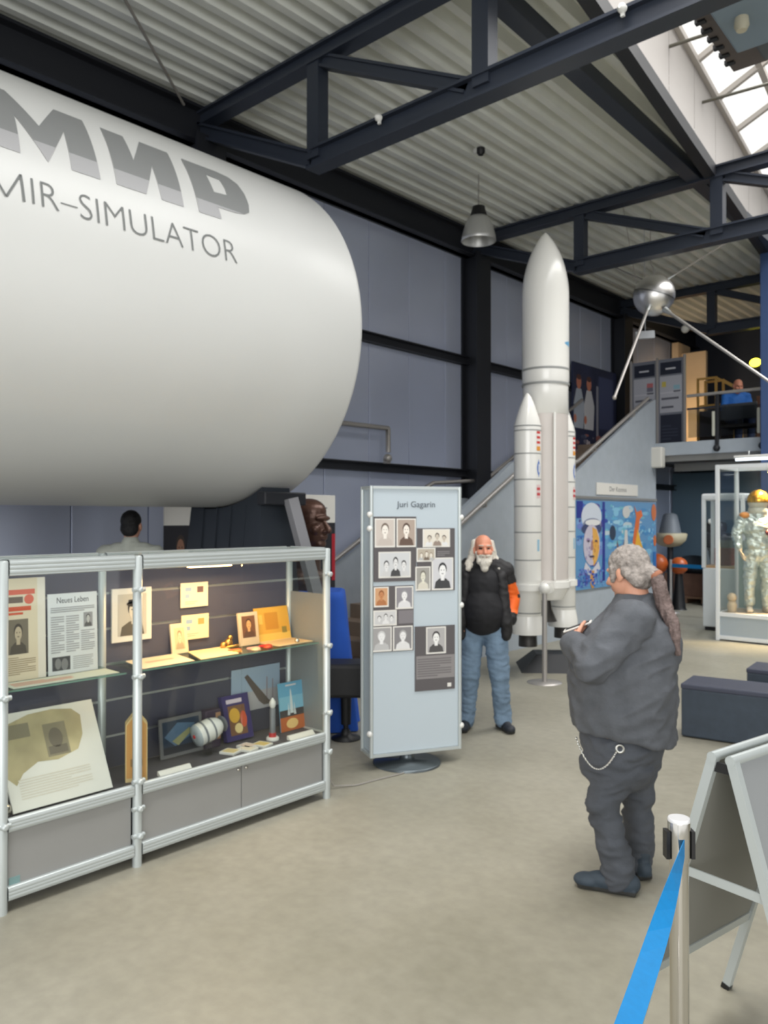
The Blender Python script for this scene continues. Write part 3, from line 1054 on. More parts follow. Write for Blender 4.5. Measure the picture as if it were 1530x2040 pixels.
mo2 = (-3.867, 3.271, ZD)
mb = MB(mo2).use(WHITEP).lathe([(.04, 0), (.04, .014), (.034, .02)], mo2, n=24).use(mat('red_dot', (190, 40, 44), .4)).lathe([(.024, .02), (.022, .045)], mo2, n=20).use(mat('model_grey', (120, 124, 130), .4)).lathe([(.018, .045), (.018, .19), (.012, .2)], mo2, n=20).use(WHITEP).lathe([(.014, .2), (.02, .215), (.02, .235), (.004, .26)], mo2, n=20)
tag(mb.build('rocket_model'), 'little grey rocket model on white round base before the posters', 'rocket model')
for y0, x0, ln, lab in ((2.40, -3.785, .20, 'white label strip in front of the dark blue picture'), (3.33, -3.80, .21, 'white label strip in front of the launch picture')):
    mb = MB((x0, y0, ZD)).use(PAPER).poly([(0, 0), (.035, 0), (.01, .024), (0, .024)], frame((x0, y0, ZD), (1, 0, 0), (0, 0, 1)), -ln, ln)
    tag(mb.build('label_strip'), lab, 'label')
for x0, y0, a, c, lab in ((-3.83, 2.92, 20, (214, 196, 140), 'leftmost small yellow patterned card on the case floor'), (-3.80, 3.02, 15, (232, 222, 200), 'middle small cream card on the case floor'), (-3.85, 3.06, 10, (226, 206, 190), 'rear pinkish small card on the case floor'), (-3.81, 3.14, 15, (214, 190, 120), 'rightmost small mustard card on the case floor')):
    M = Matrix.Translation((x0, y0, ZD + .001)) @ Matrix.Rotation(R(a), 4, 'Z')
    mb = MB((x0, y0, ZD)).use(PAPER).box((-.05, -.045, 0), (.05, .045, .014), M, .002).use(col(c)).rect(-.04, -.035, .04, .035, M, .0146)
    tag(mb.build('stamp_card'), lab, 'card')
# ---------------------------------------------------------------- portrait information column
CU, CN = Vector((.468, .884, 0)).normalized(), Vector((.884, -.468, 0)).normalized()
CO = Vector((-3.886, 4.198, .105))
CW, CH = .693, 1.915
BOARD = mat('pale_blue_display_board', (188, 200, 208), 0.5)
cbase = CO + CU * CW * .45 - CN * .1
cb0 = (cbase.x, cbase.y, 0)
tow = empty('information_column', cb0)
tag(tow, 'tall pale blue display column with old portrait photos on round grey foot', 'information column')
CM = frame(CO, CU, (0, 0, 1))
m_ = MB(cb0).use(BOARD).box((.012, .012, -.195), (CW - .012, CH - .012, -.005), CM)
m_.build('board', None, tow)
for x0, z0 in ((0, 0), (CW, 0), (0, -.2), (CW, -.2)):
    MB(cb0).use(ALUP).tube([CM @ Vector((x0, -.01, z0)), CM @ Vector((x0, CH + .01, z0))], .014, 12).build('frame_post', None, tow)
m_ = MB(cb0).use(ALUP)
for y0 in (.0, CH):
    for z0 in (0, -.2):
        m_.bar(CM @ Vector((0, y0, z0)), CM @ Vector((CW, y0, z0)), .02, .02)
    for x0 in (0, CW):
        m_.bar(CM @ Vector((x0, y0, 0)), CM @ Vector((x0, y0, -.2)), .02, .02)
m_.build('frame_rail', None, tow)
for x0, y0 in ((CW + .012, 1.70), (CW + .012, 1.05), (CW + .012, .16), (-.012, 1.62), (-.012, .16), (-.012, 1.72)):
    MB(cb0).use(WHITEP).ball(CM @ Vector((x0, y0, .0)), .022, 14).build('clip', None, tow)
MB(cb0).use(mat('grey_cast_foot', (96, 104, 108), .3, .6)).lathe([(.25, 0), (.25, .012), (.24, .018), (.06, .03), (.05, .06), (.05, .11)], cb0, n=48).build('foot', None, tow)
ka, kb = CW / 790.0, CH / 2373.0


def cx_(x):
    return (x - 68) * ka


def cy_(y):
    return CH - (y - 75) * kb


def crect(mb, x0, y0, x1, y1, z):
    return mb.rect(cx_(x0), cy_(y1), cx_(x1), cy_(y0), CM, z)


GB = (92, 88, 90)
t_ = MB(cb0).use(col((70, 78, 88))).text('Juri Gagarin', .062, CM, .001, (cx_(460), cy_(250)), width=.30)
t_.build('title', None, tow)
boards = [
    ((88, 335, 460, 912), [((95, 352, 272, 608), (204, 194, 186), (238, 232, 224), (120, 106, 96), (196, 186, 178)), ((285, 352, 456, 608), (176, 160, 148), (240, 232, 222), (90, 72, 62), (104, 84, 74)), ((128, 648, 410, 880), (206, 208, 210), (226, 226, 226), (60, 60, 62), (70, 70, 72))]),
    ((470, 440, 812, 1008), [((518, 448, 766, 612), (226, 220, 208), (206, 196, 182), (84, 72, 64), (150, 134, 124)), ((462, 618, 632, 742), (186, 176, 160), (236, 230, 218), (128, 108, 92), (120, 108, 96)), ((598, 708, 796, 1002), (206, 206, 210), (236, 236, 236), (52, 52, 56), (66, 66, 68)), ((452, 786, 588, 1002), (158, 156, 150), (224, 222, 206), (120, 116, 106), (214, 210, 196))]),
    ((70, 950, 436, 1536), [((88, 958, 216, 1136), (206, 160, 120), (196, 134, 90), (140, 84, 50), (176, 116, 74)), ((274, 958, 432, 1160), (142, 140, 146), (232, 232, 232), (150, 150, 154), (220, 220, 222)), ((84, 1165, 286, 1302), (206, 206, 206), (232, 232, 232), (50, 50, 52), (226, 226, 226)), ((64, 1312, 242, 1530), (164, 162, 162), (236, 236, 236), (206, 206, 206), (190, 190, 190)), ((254, 1312, 426, 1530), (134, 132, 134), (232, 232, 232), (170, 170, 170), (224, 224, 224))]),
    ((450, 1325, 812, 1908), [((548, 1335, 728, 1578), (176, 174, 174), (238, 238, 236), (70, 68, 68), (82, 80, 80))]),
]
for bi, (bb, pics) in enumerate(boards):
    pnl = MB(cb0).use(col(GB))
    pnl.box((cx_(bb[0]), cy_(bb[3]), -.004), (cx_(bb[2]), cy_(bb[1]), .004), CM)
    if bi == 3:
        pnl.use(col((140, 136, 136)))
        crect(pnl, 460, 1592, 808, 1800, .0046)
        lines(pnl, CM, cx_(470), cy_(1780), .27, .14, 8, (112, 108, 110), .0052)
        pnl.use(PAPER)
        crect(pnl, 742, 1850, 778, 1885, .005)
    if bi == 1:
        lines(pnl, CM, cx_(650), cy_(690), .10, .04, 3, (130, 126, 128), .0046)
    if bi == 2:
        pnl.use(col((128, 124, 128)))
        crect(pnl, 302, 1172, 432, 1290, .0046)
    po_ = pnl.build('photo_panel', None, tow)
    for q, bgc, skin, hair, cloth in pics:
        ph = MB(cb0).use(PAPER)
        ph.box((cx_(q[0]), cy_(q[3]), .0042), (cx_(q[2]), cy_(q[1]), .0062), CM)
        mgn = 10
        px0, py0 = cx_(q[0] + mgn), cy_(q[3] - mgn * 1.4)
        pw, phh = cx_(q[2] - mgn) - px0, cy_(q[1] + mgn) - py0
        if pw > phh * 1.05:
            ph.use(col(bgc)).rect(px0, py0, px0 + pw, py0 + phh, CM, .0066)
            for f_ in (-.28, 0.02, .3):
                portrait(ph, CM, px0 + pw * (.5 + f_) - pw * .2, py0, pw * .4, phh * (.95 if f_ == .02 else .78), bgc, skin, hair, cloth if f_ == .02 else bgc[:1] * 3, .0068 + .003 * (f_ == .02))
        else:
            portrait(ph, CM, px0, py0, pw, phh, bgc, skin, hair, cloth, .0066)
        ph.build('photo', None, po_)
# thin cable on the floor beside it
c_ = MB((-3.9, 3.9, 0)).use(mat('grey_cable', (150, 146, 140), .5)).tube([(-3.90, 3.72, .3), (-3.87, 3.72, .12), (-3.82, 3.76, .02), (-3.75, 3.9, .006), (-3.72, 4.1, .006), (-3.68, 4.3, .006), (-3.72, 4.45, .006)], .005, 8)
tag(c_.build('floor_cable'), 'thin grey cable trailing on the floor from the display case', 'cable')

# ---------------------------------------------------------------- launcher model
RX, RY = -4.86, 8.25
RWH = mat('rocket_white_gloss', (236, 235, 230), .22, coat=.3)
RGR = mat('rocket_pale_grey_tank', (204, 197, 192), .4, noise=(4, .02))
RLN = mat('rocket_grey_joint', (150, 152, 150), .5)
RDK = mat('rocket_dark_nozzle', (62, 60, 58), .4, .4)
ro = (RX, RY, 0)
roc = empty('launcher_rocket_model', ro)
tag(roc, 'tall white launcher rocket model with two side boosters held by a thin post', 'rocket model')
fz = [(.272, 3.52), (.272, 4.36)]
for i in range(1, 25):
    t = i / 24
    fz.append((.272 * max(0, 1 - t ** 2.05) ** .80, 4.36 + .785 * t))
MB(ro).use(RWH).lathe([(.262, 3.36), (.272, 3.40), (.272, 3.52)] + fz[1:], (RX, RY, 0), n=56).build('fairing', None, roc)
for z in (3.518, 3.348):
    MB(ro).use(RLN).lathe([(.274, z - .013), (.276, z), (.274, z + .013)], (RX, RY, 0), n=56, cap=False).build('joint_ring', None, roc)
MB(ro).use(RWH).lathe([(.25, 2.99), (.262, 3.0), (.262, 3.36)], (RX, RY, 0), n=56).build('upper_stage', None, roc)
MB(ro).use(RGR).lathe([(.258, 1.08), (.258, 3.0)], (RX, RY, 0), n=56).build('core_stage', None, roc)
MB(ro).use(RWH).lathe([(.20, .86), (.262, .98), (.262, 1.09)], (RX, RY, 0), n=48).build('core_skirt', None, roc)
MB(ro).use(RDK).lathe([(.05, .86), (.07, .74), (.12, .62), (.13, .60)], (RX, RY, 0), n=32).build('core_nozzle', None, roc)
vc = Vector((.0, 1, 0))
bd = Vector((-.019, .426, 0))
tocam = Vector((-RX, -RY, 0)).normalized()


def cyl_patch(mb, c, r, z0, z1, a0, a1, lift=.002):
    """Small patch on an upright cylinder between angles a0 and a1 (degrees)."""
    n = 6
    vs, fs = [], []
    for i in range(n + 1):
        a = R(a0 + (a1 - a0) * i / n)
        for z in (z0, z1):
            vs.append((c[0] + (r + lift) * math.cos(a), c[1] + (r + lift) * math.sin(a), z))
    for i in range(n):
        fs.append((2 * i, 2 * i + 2, 2 * i + 3, 2 * i + 1))
    return mb.add(vs, fs)


cang = math.degrees(math.atan2(tocam.y, tocam.x))
p_ = MB(ro).use(mat('logo_sky_blue', (104, 170, 210), .4))
for k in range(7):
    w_ = 22 * math.sin(math.pi * (k + .5) / 7)
    cyl_patch(p_, (RX, RY), .272, 3.775 + k * .009, 3.784 + k * .009, cang + 74 - w_, cang + 76)
p_.build('arrow_logo', None, roc)
for sgn in (-1, 1):
    c = Vector((RX, RY, 0)) + bd * sgn
    nose = [(.152, 2.80), (.152, 2.84), (.13, 2.92), (.085, 3.06), (.045, 3.16), (.018, 3.20), (.002, 3.21)]
    bst = MB(ro).use(RWH).lathe([(.146, .66), (.152, .67), (.152, 2.80)] + nose[1:], c, n=40).build('booster', None, roc)
    MB(ro).use(RWH).lathe([(.178, .50), (.178, .58), (.155, .70)], c, n=40).build('booster_skirt', None, bst)
    MB(ro).use(RDK).lathe([(.105, .36), (.10, .50), (.09, .51)], c, n=32).build('booster_nozzle', None, bst)
    for z in (2.83, 2.78, 2.52, 2.23, 1.93, 1.64, 1.33, .74):
        MB(ro).use(RLN).lathe([(.1535, z - .007), (.154, z), (.1535, z + .007)], c, n=40, cap=False).build('joint_ring', None, bst)
    a = cang + (52 if sgn < 0 else 62)
    fl = MB(ro)
    for k in range(6):
        fl.use(col((196, 60, 56) if k % 2 else (226, 214, 210)))
        cyl_patch(fl, c, .152, 2.60 + k * .028, 2.628 + k * .028, a - 10, a + 14)
    fl.use(col((220, 150, 60)))
    cyl_patch(fl, c, .152, 2.55, 2.60, a - 10, a + 14)
    fl.build('flag_decal', None, bst)
    fl = MB(ro)
    for k in range(5):
        fl.use(col((190, 66, 70) if k % 2 else (214, 190, 190)))
        cyl_patch(fl, c, .152, 2.02 + k * .03, 2.05 + k * .03, a - 10, a + 14)
    fl.build('flag_decal', None, bst)
    fl = MB(ro).use(col((96, 126, 190)))
    for k in range(8):
        w_ = 11 * math.sin(math.pi * (k + .5) / 8)
        cyl_patch(fl, c, .152, 2.26 + k * .024, 2.284 + k * .024, a + 2 - w_, a + 2 + w_)
    fl.use(RWH)
    cyl_patch(fl, c, .152, 2.31, 2.40, a, a + 8, .003)
    fl.build('oval_decal', None, bst)
    fl = MB(ro).use(col((150, 186, 206)))
    cyl_patch(fl, c, .152, 1.43, 1.56, a - 8, a + 6)
    fl.build('agency_decal', None, bst)
rg = MB(ro).use(RWH)
for sgn in (-1, 1):
    c = Vector((RX, RY, 0)) + bd * sgn
    rg.lathe([(.175, .99), (.175, 1.06)], c, n=40)
rg.lathe([(.28, 1.0), (.28, 1.07)], (RX, RY, 0), n=48)
sd = Vector((.92, .2, 0)).normalized()
for sgn in (-.16, .16):
    pass
rg.build('attach_ring', None, roc)
pp = Vector((-4.565, 7.72, 0))
MB(ro).use(RWH).bar((RX + .18, RY - .22, 1.03), (pp.x, pp.y, 1.03), .10, .12).ball((pp.x, pp.y, 1.03), .06, 16).build('bracket', None, roc)
MB(ro).use(GALV).tube([pp + Vector((0, 0, .012)), pp + Vector((0, 0, 1.05))], .028, 16).build('support_post', None, roc)
MB(ro).use(GALV).lathe([(.19, 0), (.19, .006), (.05, .012)], pp, n=40).build('post_plate', None, roc)
pa = Vector((RX, RY, 0)) + tocam * .262
sv = Vector((-tocam.y, tocam.x, 0))
MB(ro).use(RWH).tube([pa + sv * .10 + Vector((0, 0, 1.1)), pa + sv * .10 + Vector((0, 0, 3.0))], .016, 8).build('feed_pipe', None, roc)

# black sloping plinth beneath the rocket
pm = Matrix.Translation((-4.98, 8.52, 0)) @ Matrix.Rotation(R(38), 4, 'Z')
m_ = MB((-4.98, 8.52, 0)).use(mat('matt_black_board', (34, 36, 40), .6))
h1, h2, hz = .36, .17, .19
vs = [(-h1, -h1, 0), (h1, -h1, 0), (h1, h1, 0), (-h1, h1, 0), (-h2, -h2, hz), (h2, -h2, hz), (h2, h2, hz), (-h2, h2, hz)]
m_.add(vs, [(0, 3, 2, 1), (4, 5, 6, 7), (0, 1, 5, 4), (1, 2, 6, 5), (2, 3, 7, 6), (3, 0, 4, 7)], False, pm)
sf = pm @ frame((h1, -.16, 0), (0, 1, 0), (h2 - h1, 0, hz))
sf = pm @ frame(((h1), 0, 0), (0, 1, 0), (h2 - h1, 0, hz))
m_.use(PAPER).rect(-.12, .06, .12, .20, sf, .003)
lines(m_, sf, -.10, .075, .2, .11, 6, (150, 150, 150), .004)
tag(m_.build('label_plinth'), 'black sloping plinth with white label under the rocket model', 'plinth')

# ---------------------------------------------------------------- dark box benches
BEN = mat('dark_blue_bench_fabric', (56, 66, 78), .7, noise=(12, .1), bump=(30, .08))
BENT = mat('dark_blue_bench_top', (62, 66, 82), .6, noise=(12, .06))
for (bx, by, ln, rz, lab) in ((-2.60, 6.56, 1.15, 8, 'nearer dark blue fabric box bench on concrete floor'), (-2.42, 7.62, 1.15, 6, 'farther dark blue fabric box bench behind the nearer one')):
    r_ = empty('box_bench', (bx, by, 0), R(rz))
    tag(r_, lab, 'bench')
    MB().use(BEN).box((0, 0, .01), (ln, .42, .40), bev=.012).build('body', None, r_)
    MB().use(BENT).box((-.004, -.004, .395), (ln + .004, .424, .44), bev=.012).build('seat_top', None, r_)

# ---------------------------------------------------------------- barrier post with blue belt
so_ = (-.845, 2.115, 0)
st_ = empty('barrier_post', so_)
tag(st_, 'chrome barrier post with black belt sockets in the right foreground', 'barrier post')
MB(so_).use(CHROME).lathe([(.18, 0), (.18, .014), (.06, .03), (.028, .04)], so_, n=48).build('base', None, st_)
MB(so_).use(CHROME).lathe([(.0245, .03), (.0245, .90)], so_, n=32).build('pole', None, st_)
hd = MB(so_).use(CHROME).lathe([(.029, .895), (.029, .995), (.028, .998)], so_, n=32).build('belt_head', None, st_)
MB(so_).use(mat('pale_cap', (226, 226, 228), .25, .2)).lathe([(.029, .996), (.029, 1.002), (.027, 1.005)], so_, n=32).build('cap', None, hd)
lat = Vector((.7445, .6676, 0))
fw_ = Vector((-.6676, .7445, 0))
P0 = Vector(so_)
for d_ in (lat, -lat):
    c = P0 + d_ * .033
    s_ = d_.cross(Vector((0, 0, 1)))
    MB(so_).use(BLACKP).bar(c + Vector((0, 0, .90)), c + Vector((0, 0, .972)), .030, .010, d_).build('belt_socket', None, hd)
BELT = mat('bright_blue_belt', (0, 122, 186), .6, noise=(60, .05))
bl = MB(so_).use(BELT)
a = P0 + (-fw_) * .028 + lat * .004 + Vector((0, 0, .935))
b_ = P0 + lat * -.62 - fw_ * 1.18 + Vector((0, 0, .86))
n_ = 16
dirv = (b_ - a)
sidev = Vector((0, 0, 1))
vs, fs = [], []
for i in range(n_ + 1):
    t = i / n_
    c = a + dirv * t + Vector((0, 0, -.03 * 4 * t * (1 - t)))
    tw = R(68 * min(1, t * 3.0))
    hv = dirv.cross(Vector((0, 0, 1))).normalized()
    up = Vector((0, 0, 1)) * math.cos(tw) + hv * math.sin(tw)
    nn = up.cross(dirv).normalized() * .0008
    for s_ in (-.0225, .0225):
        vs += [c + up * s_ + nn, c + up * s_ - nn]
for i in range(n_):
    o_ = i * 4
    fs += [(o_, o_ + 2, o_ + 6, o_ + 4), (o_ + 1, o_ + 5, o_ + 7, o_ + 3), (o_, o_ + 4, o_ + 5, o_ + 1), (o_ + 2, o_ + 3, o_ + 7, o_ + 6)]
bl.add(vs, fs)
p2 = copy_tree(st_)
p2.location = (b_.x - .02, b_.y - .02, 0)
tag(p2, 'second chrome barrier post carrying the near end of the blue belt', 'barrier post')
tag(bl.build('barrier_belt'), 'bright blue webbing belt stretched from the chrome barrier post', 'belt')

# ---------------------------------------------------------------- folding A-frame sign
ao = (-.72, 2.6, 0)
A1 = Vector((-.871, 2.524, 1.065))
rd = Vector((.193, .981, 0)).normalized()
hn = Vector((rd.y, -rd.x, 0))
AL, SP = .60, .34
ab = empty('a_frame_sign', ao)
tag(ab, 'aluminium folding A-frame poster sign with grey panels in right foreground', 'sign')
GPAN = mat('grey_sign_panel', (128, 128, 122), .5)
GPAN2 = mat('light_grey_sign_panel', (140, 143, 145), .5)
for sg, nm in ((-1, 'rear_leaf'), (1, 'front_leaf')):
    top = A1 + hn * sg * .03
    ft = Vector((A1.x, A1.y, .0)) + hn * sg * SP
    dn = (ft - top)
    upv = -dn.normalized()
    M = frame(top + dn * .70, rd, upv)
    Lp = dn.length * .70
    lf = MB(ao).use(GPAN if sg < 0 else GPAN2).box((.02, 0, -.006), (AL - .02, Lp, .006), M).build(nm, None, ab)
    for x0 in (0, AL):
        leg = MB(ao).use(ALUP).bar(top + rd * x0, ft + rd * x0, .030, .024, rd).use(BLACKP).bar(ft + rd * x0 - dn.normalized() * .02, ft + rd * x0 + dn.normalized() * .0, .03, .03, rd)
        leg.build('leg', None, lf)
    MB(ao).use(ALUP).tube([top - rd * .015, top + rd * (AL + .015)], .016, 12).build('top_tube', None, lf)
    MB(ao).use(ALUP).bar(top + dn * .70, top + dn * .70 + rd * AL, .02, .036, upv).build('bottom_rail', None, lf)
    if sg > 0:
        MB(ao).use(PAPER).rect(.16, Lp * .22, AL - .12, Lp * .84, M, .0066 if True else 0, .001).build('notice', None, lf)
    else:
        MB(ao).use(mat('blue_sticker', (90, 150, 200), .5)).rect(.1, .1, .12, .13, M, .0068).build('sticker', None, lf)
for x0 in (0.0, AL):
    m1 = A1 + rd * x0
    q0 = m1 + hn * (-.03) + (Vector((A1.x, A1.y, 0)) - hn * SP - (A1 - hn * .03)) * .36
    q1 = m1 + hn * .03 + (Vector((A1.x, A1.y, 0)) + hn * SP - (A1 + hn * .03)) * .36
    MB(ao).use(ALUP).bar(q0, q1, .006, .028).build('spreader', None, ab)
    MB(ao).use(BLACKP).bar(m1 - hn * .03 - Vector((0, 0, .03)), m1 + hn * .03 - Vector((0, 0, .03)), .01, .03).build('hinge', None, ab)

# ---------------------------------------------------------------- hanging lamp, satellite ball, roof fittings
LX, LY = -5.88, 8.35
lo_ = (LX, LY, 5.3)
lp_ = empty('pendant_lamp', lo_)
tag(lp_, 'brushed metal bell pendant lamp with black cap hanging from roof', 'pendant lamp')
MB(lo_).use(mat('satin_lamp_aluminium', (206, 206, 204), .35, .6)).lathe([(.218, 5.30), (.222, 5.305), (.215, 5.36), (.19, 5.46), (.15, 5.56), (.105, 5.62), (.10, 5.62), (.145, 5.555), (.185, 5.455), (.21, 5.36), (.217, 5.306)], (LX, LY, 0), n=40, cap=False).build('shade', None, lp_)
MB(lo_).use(BLACKP).lathe([(.11, 5.61), (.10, 5.66), (.085, 5.70), (.08, 5.74), (.02, 5.745)], (LX, LY, 0), n=28).build('cap', None, lp_)
MB(lo_).use(mat('frosted_bulb', (206, 204, 198), .4)).ball((LX, LY, 5.47), (.06, .06, .09), 16).lathe([(.03, 5.5), (.03, 5.62)], (LX, LY, 0), n=14).build('bulb', None, lp_)
MB(lo_).use(mat('grey_cable', (150, 146, 140), .5)).tube([(LX, LY, 5.74), (LX, LY, 6.16)], .007, 8).build('cable', None, lp_)
sx, sy, sz = -4.784, 11.125, 4.985
so2 = (sx, sy, sz)
sp_ = empty('satellite_ball', so2)
tag(sp_, 'shiny silver satellite ball with long rod aerials hanging by the gallery', 'satellite')
MB(so2).use(mat('mirror_aluminium', (234, 232, 230), .36, 1.0)).ball(so2, .288, 64).build('sphere', None, sp_)
MB(so2).use(mat('satellite_seam', (150, 150, 150), .3, .9)).lathe([(.290, -.008), (.290, .008)], so2, (.3, .1, 1), 56, None, True, False).build('seam', None, sp_)
for p0, p1, rr in (((-4.60, 11.06, 4.74), (-3.05, 10.6, 3.46), .022), ((-4.77, 10.92, 4.79), (-4.534, 9.352, 3.30), .022), ((-4.93, 11.2, 5.24), (-6.1, 12.3, 6.0), .010), ((-4.62, 11.2, 5.2), (-3.0, 11.6, 6.05), .010)):
    MB(so2).use(GALV).tube([p0, p1], [rr, rr * .8], 10).ball(p1, rr * 1.3, 10).build('aerial', None, sp_)
    MB(so2).use(ALU).tube([Vector(p0), Vector(p0) + (Vector(p1) - Vector(p0)) * .06], [rr * 2.0, rr * 1.2], 12).build('aerial_foot', None, sp_)
MB(so2).use(GALV).tube([(sx, sy, sz + .28), (sx - .01, sy, sz + .40), (sx - .06, sy + .02, sz + .48), (sx - .06, sy + .02, 6.2)], .008, 8).build('hanging_wire', None, sp_)
MB(so2).use(GALV).tube([(sx - .22, sy - .1, sz + .19), (-4.95, 10.45, 6.2)], .005, 6).build('hanging_wire', None, sp_)
# grey plate hung on the rear aerial side
m_ = MB((-4.95, 11.4, 4.4)).use(mat('grey_hung_plate', (176, 180, 186), .5)).box((-.14, -.02, -.05), (.14, .02, .06), Matrix.Translation((-5.02, 11.35, 4.49)) @ Matrix.Rotation(R(42), 4, 'Z') @ Matrix.Rotation(R(-4), 4, 'Y'), .005).tube([(-5.02, 11.36, 4.54), (-5.05, 11.4, 6.2)], .005, 6)
tag(m_.build('hanging_sign'), 'small grey plate hung below left of the satellite ball', 'sign')
for x, z, yy, lab in ((-4.52, 5.16, 5.08, 'small white sensor on the nearest truss, left of two'), (-2.35, 5.16, 5.08, 'small white sensor on the nearest truss, right of two')):
    m_ = MB((x, yy - .11, z)).use(WHITEP).lathe([(.03, 0), (.03, .03), (.012, .05)], (x, yy - .095, z), (0, -1, 0), 18).box((x - .012, yy - .11, z - .05), (x + .012, yy - .09, z))
    tag(m_.build('truss_sensor'), lab, 'sensor')
m_ = MB((-5.44, 7.77, 6.15)).use(BLACKP).lathe([(.05, 6.15), (.05, 6.10), (.03, 6.07)], (-5.44, 7.77, 0), n=20).use(WHITEP).box((-5.52, 7.73, 6.10), (-5.46, 7.79, 6.155), bev=.006)
tag(m_.build('roof_fitting'), 'small black and white electrical fitting under the roof deck', 'fitting')
m_ = MB((-5.4, 4.0, 6.1)).use(mat('grey_cable', (150, 146, 140), .5)).tube([(-7.04, 4.76, 6.06), (-6.05, 3.53, 6.10), (-4.6, 1.74, 6.12)], .014, 8)
tag(m_.build('tension_rod'), 'thin grey bracing rod under the roof deck above the module', 'rod')

# dark winged spacecraft hung below the roof at the right
wo = (-1.68, 6.2, 5.76)
wg = empty('hanging_spacecraft', wo)
tag(wg, 'dark panelled spacecraft with blue-grey box hung under the skylight', 'spacecraft')
WM = Matrix.Translation((-1.68, 6.20, 5.76)) @ Matrix.Rotation(R(2), 4, 'Z')
MB(wo).use(mat('brown_grey_wing', (104, 96, 94), .6, noise=(4, .05))).box((-.70, -1.1, -.02), (.9, 1.15, .04), WM, .004).build('wing_panel', None, wg)
for k in range(14):
    MB(wo).use(STEELB).box((-.72, -1.0 + k * .15, -.035), (-.64, -.95 + k * .15, -.0), WM).build('wing_clip', None, wg)
MB(wo).use(mat('dark_grey_body', (92, 98, 104), .5)).box((-.40, -.9, -.12), (.9, .95, -.02), WM, .02).build('body', None, wg)
MB(wo).use(mat('blue_grey_box', (132, 150, 166), .5)).box((-.47, -.9, -.26), (.5, .45, -.10), WM, .02).build('equipment_box', None, wg)
MB(wo).use(mat('cream_nozzle', (206, 200, 178), .5)).lathe([(.08, 0), (.09, .1), (.06, .16)], (0, 0, 0), (0, 0, -1), 24, WM @ Matrix.Translation((-.30, -.02, -.26)) @ Matrix.Scale(.6, 4)).build('thruster', None, wg)
for x, y in ((-.5, -.8), (-.5, .7), (.7, .7)):
    p_ = WM @ Vector((x, y, .03))
    MB(wo).use(GALV).tube([p_, (p_.x, p_.y, 6.95)], .006, 6).build('hanging_wire', None, wg)

# ---------------------------------------------------------------- bust on a draped plinth, boards, seat
bo_ = (-5.16, 4.86, 0)
m_ = MB(bo_).use(mat('royal_blue_cloth', (30, 82, 178), .8, noise=(3, .12)))
n_ = 64
vs, fs = [], []
BM = Matrix.Translation(bo_) @ Matrix.Rotation(R(42), 4, 'Z')
levels = [(1.155, .19), (1.17, .20), (1.12, .212), (.6, .24), (.0, .285)]
levels = [(1.17, .22), (1.155, .245), (1.1, .255), (.6, .30), (.01, .355)]
for z, hw in levels:
    for j in range(n_):
        t = 2 * math.pi * j / n_
        k = 1 / max(abs(math.cos(t)), abs(math.sin(t)))
        k = min(k, 1.28)
        fold = 1 + (.045 * math.sin(9 * t + .5) + .03 * math.sin(17 * t)) * (1.17 - z)
        vs.append((hw * k * fold * math.cos(t), hw * k * fold * math.sin(t), z))
for i in range(len(levels) - 1):
    for j in range(n_):
        a, b_ = i * n_ + j, i * n_ + (j + 1) % n_
        fs.append((a, a + n_, b_ + n_, b_))
m_.add(vs, fs, True, BM).add([v for v in vs[:n_]], [tuple(range(n_))], False, BM)
tag(m_.build('draped_plinth'), 'plinth draped with royal blue cloth behind the showcase end', 'plinth')
so3 = (-4.615, 4.68, 0)
se = empty('pedestal_seat', so3)
tag(se, 'black boxy seat on a single pedestal leg beside blue drape', 'seat')
MB(so3).use(mat('black_leatherette', (34, 34, 36), .5)).box((-.20, -.16, .36), (.20, .16, .63), Matrix.Translation(so3) @ Matrix.Rotation(R(42), 4, 'Z'), .03).build('seat_box', None, se)
MB(so3).use(BLACKP).lathe([(.04, .12), (.045, .36)], so3, n=20).lathe([(.02, .02), (.02, .12)], so3, n=16).build('column', None, se)
MB(so3).use(BLACKP).lathe([(.12, 0), (.12, .012), (.05, .03), (.03, .08)], so3, n=32).build('foot', None, se)
DKB = mat('dark_banner_print', (36, 36, 44), .6)
for org_, u_, w_, zt, zs, lab, red in (((-6.2, 5.42, .03), (0, 1, 0), .70, 2.045, 1.75, 'white topped dark information board behind the bronze bust', True), ((-6.55, 4.22, .03), (.1, 1, 0), .36, 2.0, 1.73, 'white topped dark information board seen under the module', False)):
    ob_ = (org_[0], org_[1], 0)
    bb_ = empty('information_board', ob_)
    tag(bb_, lab, 'information board')
    M = frame(org_, u_, (0, 0, 1))
    pn_ = MB(ob_).use(PAPER).rect(0, zs - .03, w_, zt - .03, M, -.012, .012).use(DKB).rect(0, .0, w_, zs - .03, M, -.012, .012)
    if red:
        pn_.use(col((176, 30, 46))).rect(w_ - .05, 1.1, w_, 1.6, M, .001).use(col((120, 124, 130))).rect(w_ - .36, zs + .12, w_ - .12, zs + .135, M, .001).rect(w_ - .36, zs + .09, w_ - .18, zs + .10, M, .001)
    else:
        portrait(pn_, M, .06, 1.2, .22, .47, (36, 36, 44), (150, 110, 90), (60, 50, 46), (150, 160, 176), .001)
    pn_.build('panel', None, bb_)
    MB(ob_).use(ALU).box((-.0, 0, -.03), (w_, .03, .03), M @ Matrix.Translation((0, -.03, -.006))).build('foot_rail', None, bb_)

